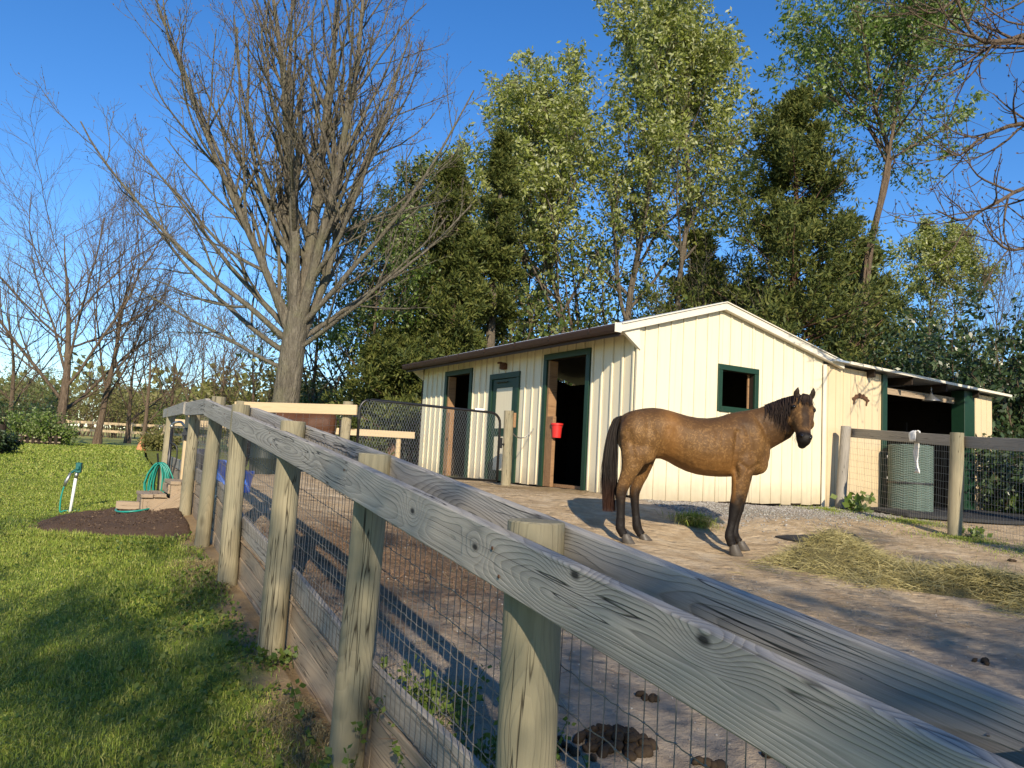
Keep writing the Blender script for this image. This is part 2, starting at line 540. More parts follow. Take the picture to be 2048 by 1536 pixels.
PC = np.array([(.45, 3.0, -1.07), (-.45, 3.2, -1.05), (1.6, 1.5, -1.17), (.6, 1.0, -1.22), (4, 3, -1.1), (2.2, 5, -1.02), (-1.1, 4.35, -.86), (-1.85, 5.6, -.67), (-2.45, 6.85, -.52),
               (-3.35, 8.6, -.45), (-4.9, 11.6, -.42), (-5.4, 12.6, -.42), (2.43, 8.24, -.86), (1.49, 8.3, -.81), (1.55, 10.6, -.47), (5.0, 12.6, -.55), (-2.1, 17.2, -.45), (-.02, 12.6, -.44),
               (5.8, 10, -.68), (3.3, 8.0, -.82), (3.97, 6, -.93), (3.34, 8.8, -.74), (-3.15, 10, -.40), (5.54, 12.75, -.56), (9, 14, -.62), (8, 8, -.8), (7, 4, -1.0), (-5, 22, -.5), (5, 22, -.5), (14, 18, -.6), (14, 6, -.9), (0, 8, -.74), (2.4, 9.6, -.66)])
def _phi(r): return np.where(r > 1e-9, r * r * np.log(np.maximum(r, 1e-9)), 0)
_d = np.linalg.norm(PC[:, None, :2] - PC[None, :, :2], axis=2)
_A = _phi(_d) + np.eye(len(PC)) * .02
_P = np.c_[np.ones(len(PC)), PC[:, :2]]
_S = np.linalg.solve(np.block([[_A, _P], [_P.T, np.zeros((3, 3))]]), np.r_[PC[:, 2], 0, 0, 0])
def pad_z(X, Y):
    X = np.asarray(X, float); Y = np.asarray(Y, float)
    sh = X.shape
    Xc = np.clip(X.ravel(), -9, 14); Yc = np.clip(Y.ravel(), 0, 22)
    r = np.sqrt((Xc[:, None] - PC[None, :, 0]) ** 2 + (Yc[:, None] - PC[None, :, 1]) ** 2)
    z = _phi(r) @ _S[:-3] + _S[-3] + _S[-2] * Xc + _S[-1] * Yc
    z = np.clip(z, -1.4, -.38).reshape(sh)
    rise = np.interp(Y, [22, 34, 60, 120, 400, 1500], [0, .05, .45, 1.5, 4.5, 12.5])
    return z + rise + EYE + vnoise(X, Y, .8, 8) * .05 + vnoise(X, Y, 2.7, 9) * .025 + vnoise(X, Y, 7.0, 10) * .012
def pz(x, y): return float(pad_z(np.array([x]), np.array([y]))[0])
def lz(x, y): return float(lawn_z(np.array([x]), np.array([y]))[0])

def grid_sheet(name, Xs, Ys, Z, mat):
    nx, ny = Xs.shape
    v = np.stack([Xs, Ys, Z], -1).reshape(-1, 3)
    i, j = np.meshgrid(np.arange(nx - 1), np.arange(ny - 1), indexing='ij')
    a = i * ny + j
    q = np.stack([a, a + ny, a + ny + 1, a + 1], -1).reshape(-1, 4)
    o = link(name, mesh_np(name, v, q), mat, None, True)
    return o

def lawn_mat():
    t = NT('lawn')
    p = t.pos()
    n1 = t.noise(p, .8, 4); n2 = t.noise(p, 9, 5, .7); n3 = t.noise(p, 60, 3, .7)
    c = t.ramp(n2, [(.25, (.12, .165, .026)), (.5, (.18, .235, .036)), (.75, (.25, .28, .06))])
    c = t.mix(t.rmap(n1, .45, .75, 0, .5), c, (.17, .16, .06))
    c = t.mix(t.rmap(n3, .55, .7, 0, .6), c, (.055, .05, .02))
    # bare soil and dry straw along the fence foot
    s = t.sep(p)
    xfence = t.math('ADD', t.math('MULTIPLY', t.math('SUBTRACT', s[1], 2.05), -.565), .085)
    d = t.math('SUBTRACT', xfence, s[0])
    m = t.math('MULTIPLY', t.rmap(t.math('ADD', d, t.math('MULTIPLY', t.noise(p, 5, 4), -.35)), -.05, .12, 1, 0), t.rmap(s[1], 8.5, 10, 1, 0))
    c = t.mix(m, c, t.mix(n2, (.20, .13, .07), (.36, .27, .15)))
    # rolling meadow beyond: paler, mown stripes fade out
    far = t.rmap(s[1], 30, 60)
    c = t.mix(far, c, t.mix(n1, (.30, .30, .09), (.42, .38, .15)))
    MAT['lawn'] = t.done(c, .9, t.bump(n3, .6, .02), .15)
lawn_mat()

def dirt_mat():
    t = NT('dirt')
    p = t.pos(); s = t.sep(p)
    n1 = t.noise(p, .55, 4, .6); n2 = t.noise(p, 3.2, 5, .65); n3 = t.noise(p, 24, 4, .7); n4 = t.noise(p, 120, 3, .7)
    c = t.ramp(n2, [(.28, (.38, .27, .155)), (.5, (.53, .40, .245)), (.72, (.65, .53, .36))])
    # trampled greyish stone-dust to the front right, gravel bank below the gable
    near = t.rmap(t.math('ADD', s[1], t.math('MULTIPLY', t.math('SUBTRACT', n1, .5), 3.5)), 4.6, 7.0, 1, 0)
    c = t.mix(t.math('MULTIPLY', near, .8), c, t.mix(n3, (.25, .205, .155), (.39, .33, .265)))
    # direction along the gable
    ga = t.math('ADD', t.math('MULTIPLY', t.math('SUBTRACT', s[0], 1.755), -.509), t.math('MULTIPLY', t.math('SUBTRACT', s[1], 10.8), .861))
    gv = t.math('ADD', t.math('MULTIPLY', t.math('SUBTRACT', s[0], 1.755), .861), t.math('MULTIPLY', t.math('SUBTRACT', s[1], 10.8), .509))
    gm = t.math('MULTIPLY', t.rmap(t.math('ADD', ga, t.math('MULTIPLY', n2, 1.0)), -1.2, -.5), t.rmap(gv, -.3, .25))
    c = t.mix(t.math('MULTIPLY', gm, .85), c, t.mix(n3, (.19, .18, .165), (.40, .38, .35)))
    # damp dung-dark soil behind the long fence
    dx = t.math('ADD', s[0], .75); dy = t.math('SUBTRACT', s[1], 5.9)
    dd = t.math('SQRT', t.math('ADD', t.math('MULTIPLY', dx, dx), t.math('MULTIPLY', t.math('MULTIPLY', dy, dy), .75)))
    dm = t.rmap(t.math('ADD', dd, t.math('MULTIPLY', t.math('SUBTRACT', n2, .5), 1.8)), .7, 1.7, 1, 0)
    c = t.mix(t.math('MULTIPLY', dm, .75), c, (.135, .075, .04))
    c = t.mix(t.rmap(n1, .55, .72, 0, .4), c, (.24, .155, .09))
    c = t.mix(t.rmap(n4, .5, .72, 0, .55), c, t.mix(n3, (.12, .09, .06), (.50, .42, .32)))
    # grass beyond the far fences
    gr = t.rmap(t.math('ADD', s[1], t.math('MULTIPLY', n2, 2.0)), 15.2, 16.6)
    gr = t.math('MULTIPLY', gr, t.rmap(s[0], .5, -1.5))
    c = t.mix(gr, c, t.mix(n3, (.13, .16, .028), (.26, .27, .06)))
    wd = t.math('MULTIPLY', t.rmap(s[1], 17.5, 20), t.rmap(t.math('ADD', s[0], t.math('MULTIPLY', s[1], .30)), -.5, 1.5))
    c = t.mix(wd, c, t.mix(n3, (.05, .04, .02), (.09, .10, .03)))
    n5 = t.noise(p, 8, 3, .5); vh = t.voro(p, 5.5)
    c = t.mix(t.rmap(n5, .42, .62, 0, .3), c, t.mix(1.0, c, (.55, .5, .45), 'MULTIPLY'))
    h = t.math('ADD', t.math('ADD', t.math('MULTIPLY', n3, .7), t.math('MULTIPLY', n4, .5)), t.math('ADD', t.math('MULTIPLY', n5, 2.2), t.math('MULTIPLY', t.rmap(vh, .1, .3), .9)))
    MAT['dirt'] = t.done(c, .95, t.bump(h, .9, .025), .12)
dirt_mat()

def spaced(a, b, n, pw):
    u = np.linspace(0, 1, n)
    return a + (b - a) * u ** pw
# lawn / meadow: one sheet to the horizon, kept below the raised paddock
ys = np.unique(np.r_[np.linspace(-60, -4, 12), np.linspace(-3, 14, 130), spaced(14, 60, 60, 1.4), spaced(60, 1400, 30, 2.0)])
us = np.unique(np.r_[-spaced(.0, 14, 110, 1.5), -spaced(14, 1200, 34, 2.5), np.array([.03, .1, .3, 1, 3, 8, 20, 50, 120, 300, 800, 1400])])
YY, UU = np.meshgrid(ys, us, indexing='ij')
XX = xf(YY) + UU
ZZ = lawn_z(XX, YY)
inside = UU > .02
ZZ = np.where(inside, np.minimum(ZZ, pad_z(XX, YY) - .3), ZZ)
ground = grid_sheet('ground', XX, YY, ZZ, MAT['lawn'])
ground['kind'] = 'structure'
# raised paddock and woodland floor
ys = np.unique(np.r_[np.linspace(-3, 14, 200), spaced(14, 60, 50, 1.4), spaced(60, 1400, 24, 2.0)])
us = np.unique(np.r_[spaced(.0, 12, 150, 1.3), spaced(12, 1200, 36, 2.6)]) + .075
YY, UU = np.meshgrid(ys, us, indexing='ij')
XX = xf(YY) + UU
bl = np.clip((YY - 12.4) / 1.5, 0, 1); kk = np.clip(UU / 3.0, 0, 1); kk = kk * kk * (3 - 2 * kk)
ZZ = pad_z(XX, YY)
ZZ = ZZ * (1 - bl) + bl * (ZZ * kk + (lawn_z(XX, YY) - .01) * (1 - kk))
paddock = grid_sheet('paddock_ground', XX, YY, ZZ, MAT['dirt'])
paddock['kind'] = 'structure'

# mulch bed round the steps
def mulch():
    t = NT('mulch'); p = t.pos()
    n2 = t.noise(p, 9, 5, .65); n4 = t.noise(p, 90, 4, .75)
    c = t.mix(n2, (.12, .074, .048), (.21, .14, .092))
    c = t.mix(t.rmap(n4, .45, .7, 0, .6), c, (.045, .027, .018))
    c = t.mix(t.rmap(t.noise(p, 45, 2), .68, .75, 0, .8), c, (.42, .30, .2))
    MAT['mulch'] = t.done(c, .95, t.bump(n4, 1.0, .03), .1)
    ol = [(50, 1062, 8.1), (120, 1080, 7.6), (230, 1092, 7.25), (330, 1098, 7.1), (392, 1085, 7.3), (395, 1050, 8.0), (380, 1025, 8.75), (350, 1005, 9.3), (300, 985, 10.2), (250, 1000, 9.5), (190, 1022, 9.0), (100, 1035, 8.8)]
    pts = [at(*q) for q in ol]
    cx = sum(p.x for p in pts) / len(pts); cy = sum(p.y for p in pts) / len(pts)
    loop = cr(pts + [pts[0]], 6)[:-1]
    R = 14; n = len(loop); v = []
    for k in range(R + 1):
        f = k / R
        for q in loop:
            j = 1 + (.10 * float(vnoise(q.x, q.y, 4.0, 21)) + .10 * float(vnoise(q.x, q.y, 11.0, 22))) * f
            x = cx + (q.x - cx) * f * j; y = cy + (q.y - cy) * f * j
            x = min(x, float(xf(y)) - .055)
            e = min(1, (1 - f) * 4)
            v.append((x, y, lz(x, y) + .006 + e * .045 + float(vnoise(x, y, 9, 5)) * .03 * e - (.03 if k == R else 0)))
    f = [(k * n + i, k * n + (i + 1) % n, (k + 1) * n + (i + 1) % n, (k + 1) * n + i) for k in range(R) for i in range(n)]
    m = MB(); m.v = v; m.f = f
    o = m.build('mulch_bed', MAT['mulch'], None, True)
    o['kind'] = 'structure'
    return [(p.x, p.y) for p in loop]
MULCH = mulch()
def in_poly(X, Y, poly):
    X = np.asarray(X); Y = np.asarray(Y); c = np.zeros(X.shape, bool); n = len(poly)
    for i in range(n):
        x0, y0 = poly[i]; x1, y1 = poly[i - 1]
        with np.errstate(divide='ignore', invalid='ignore'):
            hit = ((y0 > Y) != (y1 > Y)) & (X < (x1 - x0) * (Y - y0) / (y1 - y0 + 1e-12) + x0)
        c ^= hit
    return c

# ------------------------------------------------------------------ long board fence on the retaining boards
def post_mesh(r, h, lean=0, seed=0, sides=20, rings=9, depth=.25, chamfer=.004):
    """round treated post; local x is UP so that the grain shader runs along it"""
    rg = np.random.default_rng(seed); v = []; f = []
    ph = rg.random(4) * 6
    zs = np.r_[np.linspace(-depth, h - chamfer, rings), h]
    for i, z in enumerate(zs):
        rr = r * (1.03 - .05 * (z / h)) - (chamfer if i == len(zs) - 1 else 0)
        for k in range(sides):
            th = 2 * pi * k / sides
            q = rr * (1 + .02 * sin(2 * th + ph[0] + z * .8) + .012 * sin(3 * th + ph[1] + z * 2))
            v.append((z, q * cos(th) + .006 * sin(z * 3 + ph[2]), q * sin(th) + .006 * sin(z * 2.3 + ph[3])))
    n = sides
    for i in range(len(zs) - 1):
        for k in range(n):
            f.append((i * n + k, i * n + (k + 1) % n, (i + 1) * n + (k + 1) % n, (i + 1) * n + k))
    f.append(tuple(range(n))[::-1]); f.append(tuple((len(zs) - 1) * n + k for k in range(n)))
    m = MB(); m.v = v; m.f = f
    return m.mesh('post')

def add_post(parent, base, top, r, mat, seed, depth=.25, name='post'):
    base, top = Vector(base), Vector(top)
    h = (top - base).length
    o = link(name, post_mesh(r, h, seed=seed, depth=depth), MAT[mat])
    smooth_by_angle(o, 28)
    x = (top - base).normalized()
    rg = random.Random(seed); a = rg.uniform(0, 6)
    y = x.orthogonal().normalized(); y = Matrix.Rotation(a, 3, x) @ y
    m = Matrix((x, y, x.cross(y))).transposed().to_4x4(); m.translation = base
    return put(o, parent, m)

def wire_panel(name, top, bot, parent, mat, vsp=.05, hsp=.1, r=.0013, knots=True, wob=.0, seed=1, stick=.0, slack=0.0):
    """woven wire between two 3-D polylines (top, bottom) given as equal-length point lists"""
    rg = random.Random(seed)
    T = [Vector(p) for p in top]; B = [Vector(p) for p in bot]
    L = [0]
    for i in range(1, len(T)): L.append(L[-1] + (T[i] - T[i - 1]).length)
    def ev(P, s):
        for i in range(1, len(P)):
            if s <= L[i] or i == len(P) - 1:
                f = (s - L[i - 1]) / (L[i] - L[i - 1]); return P[i - 1].lerp(P[i], f)
    H = max((T[i] - B[i]).length for i in range(len(T)))
    nh = int(H / hsp)
    m = MB(); nv = int(L[-1] / vsp)
    rows = [[] for _ in range(nh + 1)]
    for i in range(nv + 1):
        s = i * vsp
        t_, b_ = ev(T, s), ev(B, s)
        h = (t_ - b_).length; d = (b_ - t_) / h
        wv = [rg.uniform(-1, 1) * wob for _ in range(2)]
        pts = []
        for j in range(nh + 1):
            q = t_ + d * (j * hsp + .01)
            if j * hsp > h: break
            q = q + Vector((wv[0] * sin(j * .7), wv[1] * cos(j * .5), rg.uniform(-1, 1) * wob * .6))
            pts.append(q); rows[j].append(q)
        if stick: pts = [pts[0] + Vector((rg.uniform(-1, 1) * stick * .5, rg.uniform(-1, 1) * stick * .5, stick))] + pts
        if len(pts) > 1: m.tube(pts, r, 3, cap=False)
        if knots:
            for q in pts:
                m.add([q + Vector(a) * r * 2.6 for a in ((1, 0, 0), (-1, 0, 0), (0, 1, 0), (0, -1, 0), (0, 0, 1), (0, 0, -1))], [(0, 2, 4), (2, 1, 4), (1, 3, 4), (3, 0, 4), (2, 0, 5), (1, 2, 5), (3, 1, 5), (0, 3, 5)])
    for row in rows:
        if len(row) > 1:
            if knots:
                q2 = []
                for a, b in zip(row, row[1:]):
                    q2 += [a, a.lerp(b, .5) + Vector((0, 0, .004 * rg.uniform(-1, 1)))]
                row = q2 + [row[-1]]
            m.tube(row, r * 1.15, 3, cap=False)
    o = link(name, m.mesh(name, fix=False), MAT[mat], None)
    o['kind'] = 'stuff'
    o.parent = parent
    if parent: o.matrix_basis = parent_matrix(parent).inverted()
    return o

fence = thing('paddock_fence', 'weathered grey double-rail fence on round posts with woven wire, nearest the camera', 'fence', (-.56, 3.2, lz(-.8, 3.2)))
PT = [(.72, .9, -.30, -1.5), (.085, 2.05, -.16, -1.4), (-.56, 3.2, -.012, -1.27), (-1.215, 4.3, .14, -1.14), (-1.94, 5.55, .278, -.99), (-2.59, 6.8, .40, -.90), (-3.5, 8.55, .44, -.82)]
lean = [(0, 0), (.01, 0), (.02, -.01), (.012, .0), (-.01, .01), (.03, 0), (.0, 0)]
RAD = [.072, .076, .068, .069, .066, .062, .062]
for i, (x, y, zt, zb) in enumerate(PT):
    add_post(fence, (x - lean[i][0], y - lean[i][1], EYE + zb - .02), (x + lean[i][0] * .3, y + lean[i][1] * .3, EYE + zt), RAD[i], 'post_wood', 10 + i)
for j, (x, y, zt, zb, r) in enumerate([(-5.08, 11.55, .47, -.7, .062), (-5.5, 12.5, .49, -.68, .065)]):
    add_post(fence, (x, y, EYE + zb), (x, y, EYE + zt), r, 'post_wood', 30 + j)
# squared gate-side post with its slatted face between the two far posts and the steps
o = MB().box(-.05, 1.25, -.045, .045, -.045, .045).build('square_post', MAT['new_wood'], None, bevel=.004)
put(o, fence, Matrix.Translation((-3.99, 9.6, EYE - .80)) @ Matrix.Rotation(-pi / 2, 4, 'Y') @ Matrix.Rotation(.5, 4, 'X'))
nL = Vector((-.868, -.497, 0)).normalized()      # towards the lawn
nP = -nL
def railpt(i, off, drop):
    x, y, zt, zb = PT[i]
    return Vector((x, y, EYE + zt)) + off * (RAD[i] + .021) + Vector((0, 0, -drop))
ext = Vector((2.35, -2.2, EYE - .60))
def rail(a, b, off, drop, mat='rail_wood', w=.142, t=.04, e0=0.0, e1=0.0, warp=.003):
    p0 = (ext + off * .095 - Vector((0, 0, drop - .02)) if a < 0 else railpt(a, off, drop)); p1 = railpt(b, off, drop)
    d = (p1 - p0).normalized()
    return board('rail', p0 - d * e0, p1 + d * e1, w, t, MAT[mat], fence, warp=warp)
# lawn side
D0 = .032 + .071
def on_rail(px, py):
    d = CAMROT @ Vector(((px - 1024) / FPX, -(py - 768) / FPX, -1.0)); o = Vector((0, 0, EYE))
    q = railpt(1, nL, D0) + nL * .02
    return o + d * ((q - o).dot(nL) / d.dot(nL))
_a, _b = railpt(0, nL, D0), railpt(2, nL, D0); _d = (_b - _a).normalized(); _m = frame(_a - _d * .9, _b).inverted()
KN = [_m @ on_rail(*q) for q in ((820, 1022), (947, 1094), (1412, 1280), (1150, 1150), (1900, 1430))]
wood('rail_wood_knotty', (.41, .38, .33), (.10, .092, .085), ring=112, knot=.5, contrast=.8, stain=.5, bump=.6, knots=[(k.x, k.z) for k in KN])
rail(0, 2, nL, D0, mat='rail_wood_knotty', e0=.9, e1=-.02)
rail(2, 5, nL, D0, e0=.014, e1=.03)
rail(5, 6, nL, D0 - .01, e0=-.035, e1=-.04)
# paddock side (set behind the wire)
rail(0, 2, nP, D0 - .02, e0=.9, e1=-.004)
rail(2, 4, nP, D0 - .02, e0=-.004, e1=-.02)
rail(4, 6, nP, D0 - .02, e0=.018, e1=.05)
# short rail over the far gate posts
board('rail', Vector((-3.60, 8.74, EYE + .365)) + nL * .085, Vector((-5.6, 12.7, EYE + .42)) + nL * .09, .14, .04, MAT['rail_wood'], fence)
# retaining boards: two or three courses on the paddock side of the posts, seen from the lawn
rgp = random.Random(5)
PT2 = PT + [(-5.08, 11.6, .47, -.75), (-5.52, 12.5, .49, -.7), (-6.02, 13.5, .49, -.7)]; RAD = RAD + [.062, .065, .065]
for i in range(0, 9):
    for c in range(3):
        x0, y0, _, zb0 = PT2[i]; x1, y1, _, zb1 = PT2[i + 1]
        g0 = pz(x0 + .12, y0) + .03; g1 = pz(x1 + .12, y1) + .03
        w = .142
        z0 = g0 - w * (c + .5) - .006 * c; z1 = g1 - w * (c + .5) - .006 * c
        if max(z0 - lz(x0 - .1, y0), z1 - lz(x1 - .1, y1)) < -.12: continue
        p0 = Vector((x0, y0, z0)) + nP * (RAD[i] + .022 + rgp.uniform(0, .006)); p1 = Vector((x1, y1, z1)) + nP * (RAD[i + 1] + .022 + rgp.uniform(0, .006))
        d = (p1 - p0).normalized()
        board('retaining_plank', p0 + d * .006, p1 - d * .006, w, .036, MAT['plank_wood'], fence, warp=.004)
    # grey kick board holding the foot of the wire
    p0 = Vector((x0, y0, g0 + .072)) + nP * (RAD[i] + .024); p1 = Vector((x1, y1, g1 + .072)) + nP * (RAD[i + 1] + .024)
    d = (p1 - p0).normalized()
    board('kick_board', p0 + d * .004, p1 - d * .004, .13, .03, MAT['grey_plank'], fence, warp=.004)
top, bot = [], []
for i, (x, y, zt, zb) in enumerate(PT):
    q = Vector((x, y, 0)) + nP * (RAD[i] + .0445)
    top.append((q.x - nP.x * .041, q.y - nP.y * .041, EYE + zt - .058))
    bot.append((q.x - nP.x * .041, q.y - nP.y * .041, pz(x + .12, y) + .035))
wire_panel('wire_mesh', top, bot, fence, 'wire_dark', r=.0016, wob=.0045, seed=3)

# ------------------------------------------------------------------ newer cross fence, gate and its posts
cf = thing('cross_fence', 'short fence of one pale new board on a round post, beyond the grey fence', 'fence', (-2.37, 11.2, pz(-2.37, 11.2)))
zc = EYE + .69
add_post(cf, (-2.39, 11.2, pz(-2.37, 11.2) - .02), (-2.37, 11.2, zc), .073, 'post_wood', 41)
a = at(470, 813, 11.3); b = at(714, 820, 11.05)
board('rail', a, b, .145, .04, MAT['new_wood'], cf)
add_post(cf, (-3.98, 11.3, pz(-3.98, 11.3) - .02), (-3.96, 11.3, EYE + .62), .066, 'post_wood', 42)
wire_panel('wire_mesh', [(-4.6, 11.26, EYE + .40), (-2.3, 11.14, EYE + .56)], [(-4.6, 11.26, EYE - .36), (-2.3, 11.14, EYE - .36)], cf, 'galvanised', vsp=.1, hsp=.1, r=.0016, knots=False, wob=.012, seed=4, stick=.06)

gz = EYE - .40
gp0 = Vector((-2.24, 11.42, gz)); gp1 = Vector((-.16, 12.5, gz))
gdir = (gp1 - gp0).normalized(); GL = (gp1 - gp0).length
gate = thing('yard_gate', 'closed black tubular gate with diamond mesh and rounded top corners, beside the barn', 'gate', gp0, atan2(gdir.y, gdir.x))
tilt = -.02
def gpt(x, z): return Vector((x, 0, z + tilt * x))
zt_, zb_ = 1.16, .07; rc = .17
pts = [gpt(0, zb_), gpt(0, zt_ - rc)] + [gpt(rc - rc * cos(a), zt_ - rc + rc * sin(a)) for a in np.linspace(.2, pi / 2, 6)]
pts += [gpt(GL * k, zt_ ) for k in (.3, .6)] + [gpt(GL - rc + rc * sin(a), zt_ - rc + rc * cos(a)) for a in np.linspace(0, pi / 2, 6)] + [gpt(GL, zb_)]
pts = [p for p in pts]
MB().tube(pts, .021, 10).tube([gpt(0, zb_), gpt(GL, zb_)], .019, 8).build('gate_frame', MAT['black_steel'], gate, True)
m = MB(); dx, dz = .021, .045
nx = int(GL / dx); nz = int((zt_ - zb_) / dz)
for i in range(nx):
    pl = [gpt(min(GL, i * dx + (dx if (j + i) % 2 else 0)), zb_ + j * dz) for j in range(nz + 1)]
    lim = [p for p in pl if not ((p.x < rc * .5 or p.x > GL - rc * .5) and p.z - tilt * p.x > zt_ - rc * .5)]
    m.tube(lim, .0017, 3, cap=False)
gm = link('diamond_mesh', m.mesh('diamond_mesh', False), MAT['galvanised'], gate); gm['kind'] = 'stuff'
MB().box(GL + .0, GL + .05, -.03, .02, .55, .72).box(GL + .02, GL + .09, -.025, .0, .60, .63).build('latch', MAT['black_steel'], gate, bevel=.004)
MB().box(GL * .8, GL * .87, -.026, -.0225, 1.135, 1.165).build('maker_plate', MAT['white_plastic'], gate)
for z in (.3, .9):
    MB().box(-.09, .03, -.02, .02, z - .02, z + .02).tube([(-.0, 0, z - .05), (0, 0, z + .05)], .03, 8).build('hinge', MAT['black_steel'], gate)
gpost = thing('gate_post', 'round latch post with short block near its top, right end of the black gate', 'post', (-.03, 12.6, pz(-.03, 12.6)))
add_post(gpost, (-.01, 12.6, pz(-.03, 12.6) - .02), (-.03, 12.6, EYE + .77), .078, 'post_wood', 44)
o = MB().box(.075, .12, -.05, .05, -.12, .12).build('block', MAT['old_brown_wood'], None, bevel=.004)
put(o, gpost, Matrix.Translation((-.03, 12.6, EYE + .62)) @ Matrix.Rotation(.35, 4, 'Z'))
# far fence seen through the gate
ff = thing('far_fence', 'low pale rail fence with wire seen through the diamond mesh gate', 'fence', (-3, 16.5, pz(-3, 16.5)))
for k, xx in enumerate((-6.4, -4.4, -2.35)):
    add_post(ff, (xx, 16.5, pz(xx, 16.5)), (xx, 16.5, EYE + .36), .055, 'new_wood', 50 + k)
for a_, b_ in ((-7.2, -4.4), (-4.4, -2.0)):
    board('rail', (a_, 16.42, EYE + .37), (b_ - .01, 16.42, EYE + .37), .14, .035, MAT['new_wood'], ff)
wire_panel('wire_mesh', [(-7.2, 16.4, EYE + .3), (-2, 16.4, EYE + .3)], [(-7.2, 16.4, EYE - .45), (-2, 16.4, EYE - .45)], ff, 'wire_dark', vsp=.1, hsp=.1, r=.0016, knots=False, wob=.004)

# ------------------------------------------------------------------ barn with lean-to
BANG = atan2(.509, .861)
BZ = EYE - .43
barn = thing('horse_barn', 'cream ribbed metal horse barn with green door frames and an open lean-to', 'barn', (1.755, 10.8, BZ), BANG)
BM = parent_matrix(barn)
def bw(x, y, z): return BM @ Vector((x, y, z))
RX, RZ = 1.62, 2.93
def roofz(x): return RZ - (RX - x) * .30 if x < RX else RZ - (x - RX) * .215
rs = random.Random(11)

def wall_pieces(cuts, openings, zb, zt):
    """(a0,a1,z0,ztopfn) solid pieces of a wall after taking the openings out"""
    out = []
    for a0, a1 in zip(cuts, cuts[1:]):
        if a1 - a0 < .004: continue
        mid = (a0 + a1) / 2
        segs = [(zb, None)]
        for (o0, o1, z0, z1) in openings:
            if o0 <= mid <= o1:
                segs = ([(zb, z0)] if z0 > zb + .01 else []) + [(z1, None)]
        for s0, s1 in segs: out.append((a0, a1, s0, s1))
    return out

def make_wall(name, P, length, openings, zb, zt, thick=.09, rib=.246, start=0.0, panel='siding_panel', ragged=.0, mat='siding', core='dark_wood', ribh=.022):
    oc = sorted({0.0, length, *[o[0] for o in openings], *[o[1] for o in openings]} | ({RX} if zt is roofz and length > RX else set()))
    m = MB()
    for a0, a1, s0, s1 in wall_pieces(oc, openings, zb, zt):
        t0, t1 = (s1, s1) if s1 is not None else (zt(a0) - .02, zt(a1) - .02)
        m.hexa([P(a0, -.004, s0), P(a1, -.004, s0), P(a1, -thick, s0), P(a0, -thick, s0)], [P(a0, -.004, t0), P(a1, -.004, t1), P(a1, -thick, t1), P(a0, -thick, t0)])
    w = m.build(name, MAT[core], barn)
    ribs = list(np.arange(start, length, rib))
    pc = sorted({0.0, length, *[r for r in ribs], *[o[0] for o in openings], *[o[1] for o in openings]})
    for a0, a1, s0, s1 in wall_pieces(pc, openings, zb, zt):
        hasrib = any(abs(a0 - r) < 1e-6 for r in ribs)
        e = .0015
        prof = [(a0 + e, .002)] + ([(a0 + .004, ribh), (a0 + .03, ribh), (a0 + .038, .002)] if hasrib and a1 - a0 > .06 else []) + [(a1 - e, .002)]
        drop = (rs.uniform(-ragged, ragged) if s0 == zb else 0)
        b = MB(); n = len(prof)
        for (a, of) in prof: b.v.append(P(a, of, s0 + drop + (rs.uniform(0, ragged) if s0 == zb else 0)))
        for (a, of) in prof: b.v.append(P(a, of, (s1 if s1 is not None else zt(a) - .02)))
        b.f = [(i, i + 1, n + i + 1, n + i) for i in range(n - 1)]
        link(panel, b.mesh(panel, False), MAT[mat], w)
    return w

# left long wall (x = 0, looking out along -x)
PL = lambda a, of, z: (-of, a, z)
doors = [(1.19, 2.29, 0.0, 2.09), (3.26, 4.13, 0.0, 1.87), (5.06, 6.08, 0.0, 2.06)]
make_wall('wall', PL, 7.32, doors, -.0, lambda a: 2.36, start=.05, rib=.242, ragged=.008, ribh=.026)
# gable (y = 0, looking out along -y)
PG = lambda a, of, z: (a, -of, z)
win = [(1.66, 2.37, 1.39, 1.945)]
make_wall('wall', PG, 4.03, win, -.07, roofz, start=.12, rib=.243, ragged=.016, ribh=.016)
# far walls
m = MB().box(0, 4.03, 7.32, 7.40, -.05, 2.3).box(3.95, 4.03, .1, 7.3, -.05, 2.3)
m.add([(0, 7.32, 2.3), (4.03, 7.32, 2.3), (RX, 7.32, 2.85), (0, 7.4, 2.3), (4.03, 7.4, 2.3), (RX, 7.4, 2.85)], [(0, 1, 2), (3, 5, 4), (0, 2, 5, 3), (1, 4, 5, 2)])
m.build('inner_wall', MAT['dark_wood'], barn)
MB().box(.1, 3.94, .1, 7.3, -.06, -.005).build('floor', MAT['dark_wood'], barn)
# roof
y0, y1 = -.085, 7.46
for xa, xb, nm in ((-.37, RX, 0), (RX, 4.44, 1)):
    za, zb = roofz(xa), roofz(xb)
    b = MB().hexa([(xa, y0, za), (xb, y0, zb), (xb, y1, zb), (xa, y1, za)], [(xa, y0, za + .035), (xb, y0, zb + .035), (xb, y1, zb + .035), (xa, y1, za + .035)])
    for k in range(int((xb - xa) / .3)):
        pass
    yk = y0 + .06
    while yk < y1 - .05:
        b.hexa([(xa, yk, za + .036), (xb, yk, zb + .036), (xb, yk + .03, zb + .036), (xa, yk + .03, za + .036)], [(xa, yk + .006, za + .056), (xb, yk + .006, zb + .056), (xb, yk + .024, zb + .056), (xa, yk + .024, za + .056)])
        yk += .23
    b.build('roof', MAT['roof_metal'], barn)
